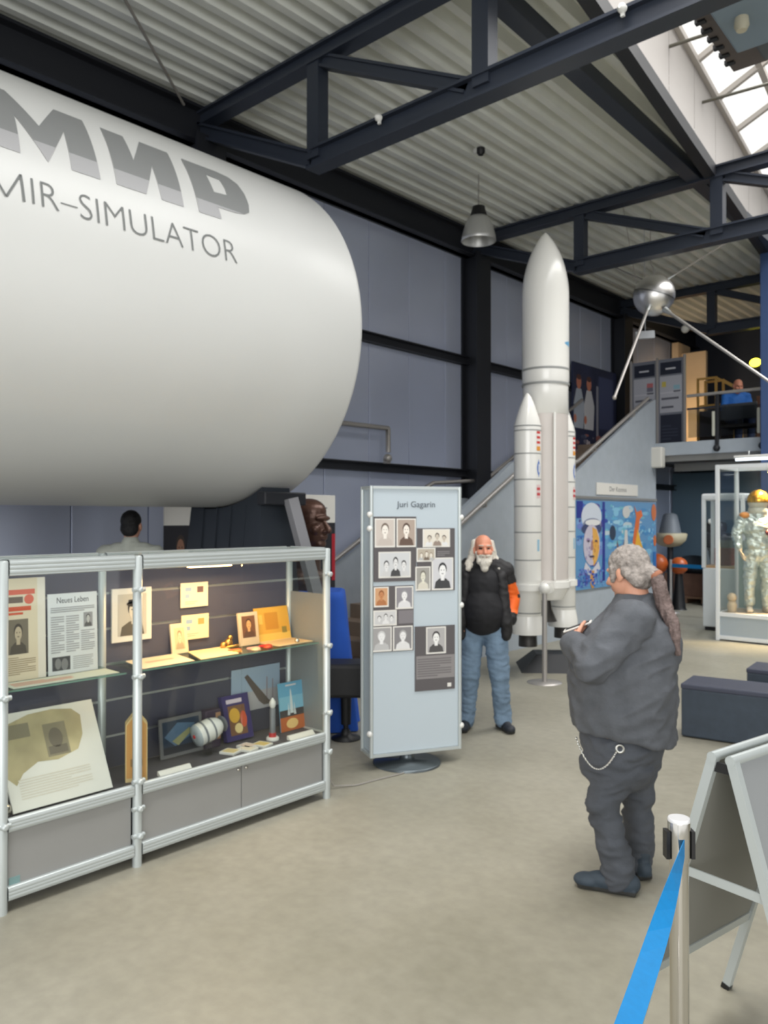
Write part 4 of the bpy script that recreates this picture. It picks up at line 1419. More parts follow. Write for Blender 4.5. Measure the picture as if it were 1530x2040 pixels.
# ---------------------------------------------------------------- stair wall picture and sign
mo3 = (-5.99, 10.99, .63)
MU = frame((-5.988, 10.99, .70), (0, 1, 0), (0, 0, 1))
m_ = MB(mo3).use(col((96, 150, 196)))
mw, mh = 2.93, 1.37
m_.rect(0, 0, mw, mh, MU, 0, .03)
Z_ = .031
rnd = random.Random(5)
pal_l = [(44, 70, 160), (70, 100, 186), (110, 130, 200), (120, 160, 210), (86, 80, 150), (60, 120, 190)]
pal_r = [(130, 190, 220), (96, 170, 210), (160, 206, 226), (70, 140, 196), (110, 180, 200), (190, 206, 214)]
for k in range(120):
    x, y = rnd.uniform(.05, mw - .12), rnd.uniform(.05, mh - .06)
    m_.use(col((pal_l if x < .95 else pal_r)[rnd.randrange(6)]))
    rx, ry = min(rnd.uniform(.05, .2), x, mw - x), min(rnd.uniform(.02, .07), y, mh - y)
    m_.oval(x, y, rx * .9, ry * .9, MU, Z_ + .0002 * k / 12, 10, 0)
Z_ += .003
for k in range(150):
    x, y = rnd.uniform(.05, mw - .06), rnd.uniform(.04, mh - .05)
    m_.use(col((pal_l if x < .95 else pal_r)[rnd.randrange(6)]))
    m_.oval(x, y, min(rnd.uniform(.015, .05), x, mw - x) * .9, min(rnd.uniform(.01, .035), y, mh - y) * .9, MU, Z_ - .0007 + .000004 * k, 8, 0)
m_.use(col((36, 50, 140))).rect(.02, 1.1, .22, 1.36, MU, Z_).rect(.86, .1, .95, 1.36, MU, Z_)
m_.use(col((206, 214, 226))).oval(.5, 1.12, .33, .22, MU, Z_ + .0006)
m_.use(col((120, 130, 160))).oval(.52, 1.0, .30, .10, MU, Z_ + .0010).use(col((226, 226, 226))).oval(.54, 1.03, .25, .05, MU, Z_ + .0014)
m_.use(col((60, 70, 110))).oval(.5, .93, .33, .10, MU, Z_ + .0012)
m_.use(col((196, 190, 206))).oval(.5, .68, .27, .32, MU, Z_ + .0016)
m_.use(col((222, 168, 80))).poly([(.52, .96), (.66, .92), (.74, .78), (.75, .6), (.68, .44), (.56, .34), (.54, .5), (.58, .6), (.54, .66)], MU, Z_ + .0020)
m_.use(col((150, 130, 170))).oval(.38, .76, .06, .03, MU, Z_ + .0022).use(col((70, 60, 80))).oval(.39, .74, .045, .018, MU, Z_ + .0024).oval(.64, .74, .045, .018, MU, Z_ + .0024).oval(.50, .50, .09, .018, MU, Z_ + .0024).use(col((160, 120, 120))).poly([(.48, .74), (.52, .74), (.55, .6), (.46, .6)], MU, Z_ + .0023)
m_.use(col((206, 206, 216))).poly([(.3, .42), (.5, .28), (.72, .42), (.78, .3), (.52, .16), (.24, .3)], MU, Z_ + .0026)
m_.use(col((206, 150, 70))).poly([(.46, .28), (.58, .28), (.60, .02), (.5, .0), (.44, .1)], MU, Z_ + .0028)
m_.use(col((40, 56, 80))).oval(1.22, .86, .11, .12, MU, Z_ + .001).use(col((110, 100, 110))).poly([(1.3, .3), (1.38, .75), (1.5, .5), (1.72, .86), (1.74, .3)], MU, Z_ + .001).use(col((206, 206, 204))).poly([(1.6, .3), (1.66, .9), (1.76, .9), (1.80, .3)], MU, Z_ + .0014).oval(1.72, 1.2, .14, .10, MU, Z_ + .0012)
m_.use(col((222, 110, 44))).poly([(2.02, 1.32), (2.12, 1.2), (2.30, 1.24), (2.36, 1.14), (2.24, 1.08), (2.20, .9), (2.12, .72), (2.0, .46), (1.96, .7), (2.04, .95), (2.1, 1.12)], MU, Z_ + .0018)
m_.use(col((236, 180, 50))).poly([(2.16, .92), (2.26, .72), (2.42, .5), (2.52, .3), (2.5, .1), (2.36, .1), (2.34, .3), (2.1, .46), (2.04, .6)], MU, Z_ + .0022)
m_.use(col((206, 110, 50))).oval(2.82, 1.2, .10, .15, MU, Z_ + .002).oval(2.86, .7, .06, .10, MU, Z_ + .002)
m_.use(col((40, 110, 180))).rect(2.78, .1, 2.92, .5, MU, Z_ + .0016)
for k in range(70):
    x, y = rnd.uniform(.08, .9), rnd.uniform(.04, .30)
    m_.use(col(pal_l[rnd.randrange(6)])).oval(x, y, rnd.uniform(.015, .045), rnd.uniform(.01, .03), MU, Z_ + .0030 + .000004 * k, 8, 0)
for k in range(60):
    a_, q_ = rnd.uniform(0, 6.283), rnd.uniform(.1, .95)
    x, y = .5 + .25 * q_ * math.cos(a_), .66 + .29 * q_ * math.sin(a_)
    cl = [(176, 166, 196), (206, 196, 206), (150, 140, 176)] if x < .53 else [(226, 178, 96), (206, 150, 66), (190, 124, 60)]
    m_.use(col(cl[k % 3])).oval(x, y, rnd.uniform(.012, .03), rnd.uniform(.01, .035), MU, Z_ + .00205 + .000002 * k, 8, 0)
tag(m_.build('mural_painting'), 'colourful blue and orange mural of a capped face on stair wall', 'painting')
m_ = MB((-5.98, 11.7, 2.17)).use(PAPER)
SM2 = frame((-5.985, 11.70, 2.175), (0, 1, 0), (0, 0, 1))
m_.rect(0, 0, 1.50, .19, SM2, 0, .012).use(col((86, 88, 92))).text('Der Kosmos', .11, SM2, .0128, (.75, .06), width=.62)
tag(m_.build('wall_sign'), 'white rectangular sign above the mural on the stair wall', 'sign')
m_ = MB((-5.985, 12.4, 2.12)).use(mat('grey_steel_channel', (128, 128, 126), .5)).box((-5.99, 10.6, 2.10), (-5.96, 13.97, 2.14))
tag(m_.build('picture_rail'), 'thin grey rail on the stair wall above the mural', 'rail')
m_ = MB((-5.93, 13.9, 2.7)).use(mat('warm_white_box', (222, 220, 212), .5)).box((-6.07, 13.80, 2.69), (-5.80, 13.965, 3.06), bev=.03)
tag(m_.build('wall_speaker'), 'cream box speaker at the corner of the gallery edge', 'speaker')
# ---------------------------------------------------------------- showcase with silver suit, white cabinet
WF = mat('white_case_frame', (224, 228, 230), .4)
AX0, AX1, AY0, AY1 = -4.25, -2.65, 12.12, 12.95
ac0 = (-3.45, 12.5, 0)
ac = empty('suit_showcase', ac0)
tag(ac, 'tall white framed glass showcase holding the silver pressure suit', 'display case')
for x in (AX0, AX1):
    for y in (AY0, AY1):
        MB(ac0).use(WF).box((x - .028, y - .028, 0), (x + .028, y + .028, 2.58), bev=.008).build('post', None, ac)
for z in (.05, .385, 2.555):
    for p_, q_ in (((AX0, AY0), (AX1, AY0)), ((AX0, AY1), (AX1, AY1)), ((AX0, AY0), (AX0, AY1)), ((AX1, AY0), (AX1, AY1))):
        MB(ac0).use(WF).bar((p_[0], p_[1], z), (q_[0], q_[1], z), .045, .055).build('rail', None, ac)
PB = mat('pale_grey_blue_panel', (164, 176, 184), .5)
MB(ac0).use(PB).box((AX0 + .02, AY0 - .005, .07), (AX1 - .02, AY0 + .01, .37)).build('front_panel', None, ac)
MB(ac0).use(PB).box((AX0 - .005, AY0 + .02, .07), (AX0 + .01, AY1 - .02, .37)).build('side_panel', None, ac)
MB(ac0).use(mat('wood_edge_deck', (172, 160, 146), .5)).box((AX0, AY0, .385), (AX1, AY1, .41)).build('deck_board', None, ac)
MB(ac0).use(mat('sage_back_panel', (160, 178, 176), .6)).box((AX0 + .03, AY1 - .02, .41), (AX1 - .03, AY1 - .005, 1.45)).build('back_panel', None, ac)
MB(ac0).use(GLASS).box((AX0 + .03, AY0 - .002, .42), (AX1 - .03, AY0 + .002, 2.52)).build('front_pane', None, ac)
MB(ac0).use(GLASS).box((AX0 - .002, AY0 + .03, .42), (AX0 + .002, AY1 - .03, 2.52)).build('side_pane', None, ac)
lp3 = MB(ac0).use(WHITEP).lathe([(.05, 2.47), (.05, 2.53)], (-3.62, 12.5, 0), n=20).use(mat('spot_glow', (255, 216, 150), .5, emit=((255, 206, 130), 14))).lathe([(.038, 2.465), (.038, 2.47)], (-3.62, 12.5, 0), n=20).build('spot_lamp', None, ac)
area_light('suit_spot', (-3.62, 12.45, 2.45), (0, 0, 0), .08, .08, 26, (1, .72, .36), 70)
fg = (-4.12, 12.33, .41)
m_ = MB(fg).use(mat('sand_ceramic', (206, 186, 160), .5)).lathe([(.06, 0), (.07, .10), (.05, .15), (.03, .16)], fg, n=20).ball((-4.12, 12.33, .62), .07, 16)
tag(m_.build('small_figurine'), 'small sand coloured figurine at the left of the suit showcase', 'figurine')
dM = frame((-3.44, 12.26, .415), (1, .05, 0), (0, .2, 1))
m_ = MB((-3.44, 12.26, .41)).use(PAPER).rect(0, 0, .45, .32, dM, -.012, .012).use(col((190, 200, 214))).rect(.11, .06, .28, .25, dM, .001)
lines(m_, dM, .13, .08, .14, .15, 7, (150, 164, 190), .0015)
tag(m_.build('framed_document'), 'white framed document at the feet of the silver suit', 'document')

cw0 = (-4.45, 13.2, 0)
cw = empty('white_cabinet', cw0)
tag(cw, 'white cabinet with windowed upper half behind the suit showcase', 'cabinet')
cM = Matrix.Translation((-4.80, 12.95, 0))
MB(cw0).use(WF).box((-.02, .1, .06), (.62, .55, 1.0), cM, .02).build('body', None, cw)
for x in (0, .6):
    for y in (.12, .52):
        MB(cw0).use(WF).box((x - .03, y - .03, 1.0), (x + .03, y + .03, 2.12), cM, .008).build('post', None, cw)
MB(cw0).use(WF).box((-.035, .085, 2.08), (.635, .565, 2.19), cM, .03).build('top', None, cw)
MB(cw0).use(mat('wood_strip', (196, 160, 122), .5)).box((-.01, .12, 1.0), (.6, .52, 1.04), cM).build('shelf', None, cw)
MB(cw0).use(GLASS).box((.03, .115, 1.04), (.57, .12, 2.08), cM).build('pane', None, cw)
MB(cw0).use(BLACKP).box((.0, .15, 0), (.58, .5, .06), cM).build('plinth', None, cw)
m_ = MB((-4.5, 13.3, 1.04)).use(mat('dull_red_box', (150, 60, 60), .6)).box((-4.68, 13.2, 1.04), (-4.42, 13.4, 1.32), bev=.01).use(mat('grey_top', (130, 130, 130), .5)).box((-4.66, 13.22, 1.32), (-4.44, 13.38, 1.5), bev=.02)
tag(m_.build('boxed_exhibit'), 'dull red and grey exhibit inside the white cabinet window', 'exhibit')

# fluorescent lamp below the gallery edge
t0 = (-4.1, 13.7, 2.78)
tl = empty('tube_lamp', t0)
tag(tl, 'white fluorescent tube lamp fixed under the gallery edge', 'lamp')
MB(t0).use(WHITEP).box((-4.42, 13.32, 2.755), (-3.0, 13.40, 2.80), bev=.01).build('housing', None, tl)
MB(t0).use(mat('fluorescent_tube', (236, 240, 244), .3, emit=((226, 236, 246), 1.4))).tube([(-4.40, 13.36, 2.735), (-3.02, 13.36, 2.735)], .02, 12).build('tube', None, tl)
MB(t0).use(ALU).tube([(-4.2, 13.36, 2.8), (-4.2, 13.36, 2.86), (-4.2, 14.0, 2.86)], .012, 8).build('bracket', None, tl)

# storage under the gallery
cr0 = (-6.75, 17.2, 0)
cr1 = empty('wooden_crate', cr0)
tag(cr1, 'brown wooden crate on a pallet under the gallery', 'crate')
WOOD = mat('brown_crate_wood', (132, 98, 80), .6, noise=(5, .15))
MB(cr0).use(WOOD).box((-7.1, 17.0, .14), (-6.2, 17.7, .62), bev=.006).build('body', None, cr1)
m_ = MB(cr0).use(mat('pallet_wood', (160, 126, 100), .7))
for x in (-7.1, -6.7, -6.3):
    m_.box((x, 16.98, .0), (x + .1, 17.7, .1))
m_.box((-7.12, 16.96, .1), (-6.18, 17.72, .14))
m_.build('pallet', None, cr1)
bg0 = (-6.6, 17.3, .62)
m_ = MB(bg0).use(mat('dark_grey_tarpaulin', (70, 78, 84), .7, bump=(6, .3))).ball((-6.6, 17.35, .80), (.38, .28, .2), 24).ball((-6.45, 17.3, .76), (.28, .22, .16), 20)
tag(m_.build('covered_bundle'), 'dark grey covered bundle lying on the brown crate', 'bundle')
for x, y, z, r_, lab in ((-6.66, 15.6, .88, .21, 'left orange sphere beside the crate under the gallery'), (-6.24, 15.65, .86, .17, 'right orange sphere beside the crate under the gallery')):
    m_ = MB((x, y, 0)).use(mat('burnt_orange_shell', (190, 92, 40), .4, noise=(4, .12))).ball((x, y, z), r_, 32).use(BLACKP).lathe([(r_ * .9, 0), (r_ * .75, .03), (r_ * .4, z - r_ * .8)], (x, y, 0), n=24)
    tag(m_.build('orange_sphere'), lab, 'sphere')
k0 = (-6.68, 16.3, 0)
kp = empty('descent_capsule', k0)
tag(kp, 'grey descent capsule in a cream heat shield dish under the gallery', 'spacecraft')
MB(k0).use(mat('capsule_grey', (124, 130, 138), .5)).lathe([(.22, 1.48), (.18, 1.70), (.14, 1.86), (.08, 1.90)], (-6.68, 16.3, 0), n=36).build('cone', None, kp)
MB(k0).use(mat('capsule_cream', (200, 190, 160), .5, noise=(3, .1))).lathe([(.05, 1.20), (.20, 1.23), (.31, 1.34), (.34, 1.47), (.31, 1.49)], (-6.68, 16.3, 0), n=40).build('heat_shield', None, kp)
MB(k0).use(mat('capsule_orange', (196, 110, 66), .5)).lathe([(.10, 0), (.09, .02)], (-6.58, 15.97, 1.36), (.2, -1, .1), 20).build('hatch', None, kp)
MB(k0).use(STEELB).tube([(-6.68, 16.3, 0), (-6.68, 16.3, 1.2)], .06, 12).lathe([(.3, 0), (.3, .03)], (-6.68, 16.3, 0), n=28).build('stand', None, kp)
bs0 = (-5.86, 16.7, 0)
m_ = MB(bs0).use(mat('black_vinyl', (26, 26, 30), .5)).box((-6.12, 16.5, 1.2), (-5.6, 16.9, 1.5), bev=.08).box((-6.08, 16.55, 1.5), (-5.7, 16.85, 1.72), bev=.07).use(mat('grey_stand', (112, 118, 124), .5)).box((-6.1, 16.55, 0), (-6.02, 16.85, 1.2)).box((-5.7, 16.55, 0), (-5.62, 16.85, 1.2)).box((-6.1, 16.6, 1.14), (-5.62, 16.8, 1.2)).use(PAPER).box((-5.98, 16.48, 1.68), (-5.78, 16.6, 1.78), bev=.03)
tag(m_.build('cockpit_seat'), 'black padded cockpit seat on grey legs under the gallery', 'seat')
bp0 = (-6.14, 15.0, 0)
m_ = MB(bp0).use(GALV).lathe([(.17, 0), (.17, .015), (.03, .04), (.025, .05), (.025, 1.0), (.02, 1.01)], (-6.14, 15.0, 0), n=24)
tag(m_.build('barrier_post'), 'grey barrier post under the gallery in front of orange spheres', 'barrier post')
m_ = MB(bp0).use(BELT).bar((-6.11, 15.0, .90), (-4.0, 14.9, .88), .003, .07)
tag(m_.build('barrier_belt'), 'blue belt stretched across the storage area under the gallery', 'belt')

# ---------------------------------------------------------------- gallery: railing, boards, seated visitor's furniture
r0 = (-4.8, 13.97, 3.13)
rl = empty('gallery_railing', r0)
tag(rl, 'grey tube and glass railing along the gallery edge', 'railing')
MB(r0).use(GALV).tube([(-5.42, 13.98, 3.93), (-4.18, 13.98, 3.93)], .028, 12).build('handrail', None, rl)
MB(r0).use(STEEL).tube([(-5.42, 13.98, 3.70), (-4.75, 13.98, 3.70)], .018, 10).build('lower_rail', None, rl)
MB(r0).use(glass('dark_glass', (206, 210, 212), .05)).box((-5.40, 13.975, 3.2), (-4.2, 13.985, 3.68)).build('glass_panel', None, rl)
for x in (-4.93, -4.2):
    MB(r0).use(mat('pale_post', (200, 200, 186), .5)).box((x - .05, 13.93, 3.2), (x - .0, 13.99, 3.62), bev=.01).build('post', None, rl)
    MB(r0).use(STEELB).box((x, 13.93, 2.98), (x + .06, 14.0, 3.9), bev=.008).ball((x + .03, 13.93, 2.99), .06, 14).build('clamp', None, rl)
gb0 = (-6.22, 14.62, 3.12)
gb = empty('notice_board_pair', gb0)
tag(gb, 'pair of grey framed notice boards with navy headers at gallery stair head', 'notice board')
NAV = mat('navy_header', (34, 40, 58), .6)
BG2 = mat('pale_notice_sheet', (186, 188, 198), .6)
for x0, nm in ((-6.73, 'left_board'), (-6.22, 'right_board')):
    M = frame((x0, 14.62, 3.14), (1, 0, 0), (0, 0, 1))
    b_ = MB(gb0).use(mat('grey_board', (122, 126, 138), .5)).rect(0, 0, .5, 1.62, M, -.03, .03)
    b_.use(NAV).rect(.05, 1.33, .45, 1.56, M, .001).rect(.05, .04, .45, .58, M, .001).use(BG2).rect(.04, .62, .46, 1.30, M, .001)
    b_.use(col((206, 206, 214))).rect(.05, .98, .45, 1.0, M, .002).use(col((96, 98, 110))).rect(.07, .86, .40, .90, M, .002).rect(.07, .70, .30, .74, M, .002).rect(.30, .99, .43, 1.02, M, .0025)
    b_.use(col((196, 116, 120) if x0 < -6.5 else (206, 190, 96))).rect(.08 if x0 > -6.5 else .30, 1.1, .16 if x0 > -6.5 else .42, 1.2, M, .002)
    b_.use(col((150, 190, 206) if x0 > -6.5 else (120, 120, 136))).rect(.30, 1.04, .42, 1.12, M, .0022)
    lines(b_, M, .08, .12, .3, .3, 5, (60, 66, 84), .002, .3)
    b_.use(col((210, 212, 220))).rect(.15, 1.42, .34, 1.45, M, .002)
    b_.build(nm, None, gb)
for x in (-6.74, -6.225, -5.71):
    MB(gb0).use(GALV).box((x - .02, 14.59, 3.12), (x + .02, 14.64, 4.80), bev=.005).build('post', None, gb)
# big photo mural on the side wall
pw0 = (-7.2, 13.16, 3.0)
M = frame((-7.165, 13.12, 2.6), (0, 1, 0), (0, 0, 1))
m_ = MB(pw0).use(mat('dark_blue_photo_print', (44, 50, 78), .5, noise=(3, .25))).rect(0, 0, 1.74, 2.05, M, -.03, .03)
m_.use(col((70, 78, 112))).rect(1.0, .9, 1.6, 1.9, M, .001).use(col((150, 150, 160))).rect(.9, .7, .98, 1.7, M, .0014)
for x, c in ((.03, (176, 184, 196)), (.42, (206, 206, 210))):
    m_.use(col(c)).poly([(x, .85), (x + .36, .85), (x + .40, 1.3), (x + .28, 1.58), (x + .1, 1.58), (x - .0, 1.3)], M, .002).use(col((204, 130, 104))).oval(x + .19, 1.70, .09, .13, M, .0024).oval(x + .05, 1.02, .05, .08, M, .0028).use(col((90, 60, 56))).oval(x + .19, 1.79, .09, .05, M, .0026)
rn = random.Random(9)
for k in range(60):
    m_.use(col([(196, 186, 190), (150, 96, 90), (70, 76, 100), (110, 110, 126)][k % 4])).oval(rn.uniform(.12, 1.6), rn.uniform(.06, .74), rn.uniform(.03, .09), rn.uniform(.02, .05), M, .0012 + .00002 * k, 10)
tag(m_.build('photo_mural'), 'dark blue photo mural with people in white on the wall beside the stairs', 'mural')
# warm lit exhibits at the back of the gallery
m_ = MB((-7.0, 17, 3.12)).use(mat('beige_display_screen', (206, 182, 150), .7, noise=(1.5, .1))).box((-7.16, 17.6, 3.12), (-7.02, 18.3, 5.7)).box((-6.98, 17.7, 3.12), (-6.45, 17.8, 5.45))
tag(m_.build('display_screen'), 'beige lit display screen at the back of the gallery', 'screen')
area_light('gallery_warm_lamp', (-6.6, 16.6, 3.5), (R(140), 0, 0), (.3), .3, 13, (1, .74, .45))
yf0 = (-5.8, 16.0, 3.12)
yf = empty('yellow_frame_cabinet', yf0)
tag(yf, 'yellow framed glass cabinet standing on the gallery behind the railing', 'cabinet')
YEL = mat('ochre_yellow_frame', (206, 164, 90), .5)
for x in (-5.95, -5.6, -5.25):
    for y in (15.9, 16.3):
        MB(yf0).use(YEL).box((x - .02, y - .02, 3.12), (x + .02, y + .02, 4.55 - .25 * (x > -5.4))).build('post', None, yf)
m_ = MB(yf0).use(YEL)
for y in (15.9, 16.3):
    m_.bar((-5.95, y, 4.53), (-5.6, y, 4.53), .04, .04).bar((-5.6, y, 4.53), (-5.25, y, 4.30), .04, .04).bar((-5.95, y, 4.0), (-5.25, y, 4.0), .03, .03)
m_.build('top_frame', None, yf)
MB(yf0).use(mat('dark_cabinet_base', (60, 52, 48), .6)).box((-5.93, 15.92, 3.12), (-5.27, 16.28, 3.9)).build('base', None, yf)
m_ = MB((-4.85, 16.4, 3.12)).use(mat('brown_wood_cabinet', (122, 88, 70), .5, noise=(4, .12))).box((-4.98, 16.3, 3.12), (-4.55, 16.7, 4.15), bev=.008).use(BLACKP).box((-4.90, 16.29, 3.98), (-4.62, 16.301, 4.04)).use(CHROME).box((-4.80, 16.27, 3.52), (-4.70, 16.30, 3.55))
tag(m_.build('wooden_cabinet'), 'brown wooden cabinet behind the seated person on the gallery', 'cabinet')
m_ = MB((-4.45, 16.2, 3.12)).use(mat('black_vinyl', (26, 26, 30), .5)).box((-4.5, 16.0, 3.12), (-4.2, 16.3, 3.7), bev=.02).use(mat('red_case', (170, 48, 50), .5)).box((-4.5, 16.02, 3.7), (-4.2, 16.28, 3.92), bev=.02)
tag(m_.build('red_case'), 'red case on a dark stand beside the wooden cabinet', 'case')
ds0 = (-5.1, 14.9, 3.12)
ds = empty('desk_monitor', ds0)
tag(ds, 'dark desk monitor seen from behind in front of the seated person', 'monitor')
MB(ds0).use(mat('dark_grey_shell', (56, 60, 64), .5)).box((-5.02, 14.5, 3.52), (-4.42, 14.54, 3.80), bev=.015).build('screen', None, ds)
MB(ds0).use(BLACKP).box((-4.76, 14.54, 3.44), (-4.68, 14.58, 3.7)).box((-4.85, 14.5, 3.42), (-4.6, 14.7, 3.44)).build('stand', None, ds)
MB(ds0).use(mat('dark_desk', (52, 46, 44), .6)).box((-5.05, 14.4, 3.38), (-4.3, 14.85, 3.42)).box((-5.03, 14.42, 3.12), (-5.0, 14.83, 3.38)).box((-4.35, 14.42, 3.12), (-4.32, 14.83, 3.38)).build('desk_top', None, ds)
yl0 = (-5.13, 16.8, 4.9)
yl = empty('yellow_lamp', yl0)
tag(yl, 'small glowing yellow lamp on the dark gallery wall', 'lamp')
MB(yl0).use(mat('yellow_glow', (250, 240, 90), .4, emit=((250, 238, 70), 3.0))).ball((-5.13, 16.73, 4.88), (.11, .04, .085), 20).build('bulb', None, yl)
MB(yl0).use(BLACKP).lathe([(.13, 0), (.13, .03), (.02, .1)], (-5.13, 16.76, 4.88), (0, 1, 0), 20).tube([(-5.13, 16.8, 4.88), (-5.13, 18.95, 4.88)], .02, 8).build('fitting', None, yl)

m_ = MB((-5.81, 14.9, 5.33)).use(mat('white_globe', (236, 234, 226), .3)).ball((-5.81, 14.9, 5.33), .075, 18).use(STEELB).tube([(-5.81, 14.95, 5.38), (-5.81, 15.02, 5.36)], .02, 8)
tag(m_.build('globe_lamp'), 'small white globe lamp on the far truss behind the rod aerial', 'lamp')
area_light('storage_fill_light', (-4.6, 15.6, 2.62), (0, 0, 0), 1.5, .1, 48, (.92, .96, 1.0))  # added fill brightening the storage area; no lamp hangs at this spot
# ---------------------------------------------------------------- people
from mathutils import noise as mnoise


def remeshed(mb, name, mats, voxel, smooth=6, wr=None, pick=None, parent=None, seed=0.0):
    """One continuous surface grown from the overlapping limbs collected in mb.

    wr=(amount, scale xyz) adds cloth folds; pick(co, normal) returns a material slot."""
    me = bpy.data.meshes.new('raw')
    me.from_pydata([tuple(p) for p in mb.v], [], mb.f)
    ob = bpy.data.objects.new('raw', me)
    COL.objects.link(ob)
    rm = ob.modifiers.new('r', 'REMESH')
    rm.mode = 'VOXEL'
    rm.voxel_size = voxel
    if smooth:
        s = ob.modifiers.new('s', 'SMOOTH')
        s.factor = .5
        s.iterations = smooth
    dg = bpy.context.evaluated_depsgraph_get()
    me2 = bpy.data.meshes.new_from_object(ob.evaluated_get(dg))
    bpy.data.objects.remove(ob)
    bpy.data.meshes.remove(me)
    me2.name = name
    if wr:
        am, sc = wr
        nv = [v.normal.copy() for v in me2.vertices]
        for v, n in zip(me2.vertices, nv):
            q = Vector((v.co.x * sc[0] + seed, v.co.y * sc[1], v.co.z * sc[2]))
            q2 = Vector((q.x * 1.3 + q.z * .7, q.y * 1.3 - q.z * .5, q.z * 1.5))
            f_ = mnoise.noise(q) + .9 * (.45 - 1.6 * abs(mnoise.noise(q2))) + .3 * mnoise.noise(q * 2.6)
            v.co += n * am * f_
    me2.materials.clear()
    for m_ in mats:
        me2.materials.append(m_)
    for p in me2.polygons:
        p.use_smooth = True
        if pick:
            p.material_index = pick(p.center, p.normal)
        else:
            p.material_index = 0
    me2.update()
    o = bpy.data.objects.new(name, me2)
    COL.objects.link(o)
    if parent is not None:
        o.parent = parent
    return o


def head_parts(mb, Mh, nose=1.0, neck=True):
    """Skull, jaw, nose, brow, cheeks, lips, chin and ears around the head matrix (face towards -Y)."""
    def b(c, r):
        mb.ball(c, r, 20, Mh)
    b((0, .012, .035), (.076, .097, .088))
    b((0, -.022, -.035), (.065, .074, .086))
    b((0, -.062, -.098), (.030, .030, .024))
    mb.cone((0, -.090, .012), .010, (0, -.112 - .006 * nose, -.030), .0155, 12, Mh)
    b((.013, -.100, -.036), (.011, .012, .010))
    b((-.013, -.100, -.036), (.011, .012, .010))
    b((0, -.080, .030), (.052, .020, .015))
    b((.042, -.066, -.026), (.026, .026, .026))
    b((-.042, -.066, -.026), (.026, .026, .026))
    b((0, -.091, -.060), (.024, .012, .008))
    b((0, -.088, -.072), (.021, .012, .008))
    for s in (1, -1):
        b((s * .080, .012, -.006), (.011, .022, .034))
        b((s * .078, .004, -.030), (.009, .012, .014))
    if neck:
        mb.cone((0, .015, -.06), .056, (0, .035, -.16), .062, 18, Mh)


def hand_parts(mb, wrist, d, n, s, curl=25, size=1.0):
    """Palm, four unequal bent fingers and a thumb; d along the hand, n out of the palm, s towards the thumb."""
    w = Vector(wrist)
    d, n, s = Vector(d).normalized(), Vector(n).normalized(), Vector(s).normalized()
    k = size
    for i, (off, ln, r_) in enumerate(((.031, .072, .0088), (.0105, .082, .0092), (-.0105, .075, .0088), (-.031, .058, .008))):
        kn = w + d * (.092 - .006 * abs(i - 1)) * k + s * off * k
        mb.cone(w + s * off * .6 * k, .015 * k, kn, .0115 * k, 10)
        p = kn
        ang = R(curl * .6)
        for seg in (.45, .32, .26):
            dd = d * math.cos(ang) + n * math.sin(ang)
            q = p + dd * ln * seg * k
            mb.cone(p, r_ * k, q, r_ * .9 * k, 10)
            p = q
            ang += R(curl)
    a = w + s * .022 * k + d * .018 * k
    b = a + (s * .036 + d * .030 + n * .012) * k
    c = b + (d * .036 + s * .010 + n * .016) * k
    e = c + (d * .026 - s * .004 + n * .012) * k
    mb.cone(a, .015 * k, b, .0125 * k, 10).cone(b, .0115 * k, c, .0105 * k, 10).cone(c, .0105 * k, e, .0085 * k, 10)


def shoe_parts(mb, ankle, yaw, L=.29, h=.0):
    M = Matrix.Translation((ankle[0], ankle[1], h)) @ Matrix.Rotation(yaw, 4, 'Z')
    k = L / .29
    mb.ball((0, .035 * k, .05), (.042 * k, .06 * k, .055), 18, M)
    mb.ball((0, -.05 * k, .048), (.045 * k, .10 * k, .045), 18, M)
    mb.ball((0, -.135 * k, .036), (.048 * k, .065 * k, .036), 18, M)
    mb.box((-.036 * k, -.175 * k, .002), (.036 * k, .075 * k, .03), M)
    mb.cone((0, .02, .06), .048, (0, .025, .12), .05, 14, M)


SKIN = mat('light_skin', (214, 158, 132), .5, noise=(30, .05))
SKIN_R = mat('ruddy_skin', (222, 150, 122), .5, noise=(30, .06))
EYE = mat('dark_eye', (52, 40, 36), .3)
LIP = mat('lip', (176, 104, 92), .5)
WHAIR = mat('white_hair', (222, 216, 204), .7, noise=(40, .18), bump=(90, .5))
GHAIR = mat('grey_hair', (150, 142, 136), .7, noise=(45, .30), bump=(90, .5))
BTAIL = mat('grey_brown_hair', (112, 96, 92), .7, noise=(40, .3), bump=(90, .5))
BLKC = mat('black_cotton', (26, 26, 30), .8, noise=(20, .15))
BLKJ = mat('black_jacket', (32, 31, 33), .65, noise=(20, .15))
ORNG = mat('orange_panel', (238, 104, 26), .6)
JEAN = mat('faded_blue_denim', (112, 134, 156), .8, noise=(7, .22), bump=(60, .15))
DSHOE = mat('dark_shoe', (34, 38, 46), .6)
SOLE = mat('shoe_sole', (52, 52, 50), .7)
GSHIRT = mat('heather_grey_cloth', (88, 91, 97), .85, noise=(16, .12), bump=(70, .15))
GJEAN = mat('dark_grey_denim', (80, 84, 92), .8, noise=(8, .16), bump=(60, .15))
BSHOE = mat('blue_grey_shoe', (54, 66, 78), .6, noise=(10, .15))


def face_pick(Mh, ruddy=0):
    inv = Mh.inverted()

    def f(c, n):
        q = inv @ c
        if q.y < -.045:
            for s in (1, -1):
                if abs(q.x - s * .033) < .014 and abs(q.z - .008) < .0075:
                    return 1
            if abs(q.x) < .022 and abs(q.z + .066) < .006 and q.y < -.075:
                return 2
        return 0
    return f


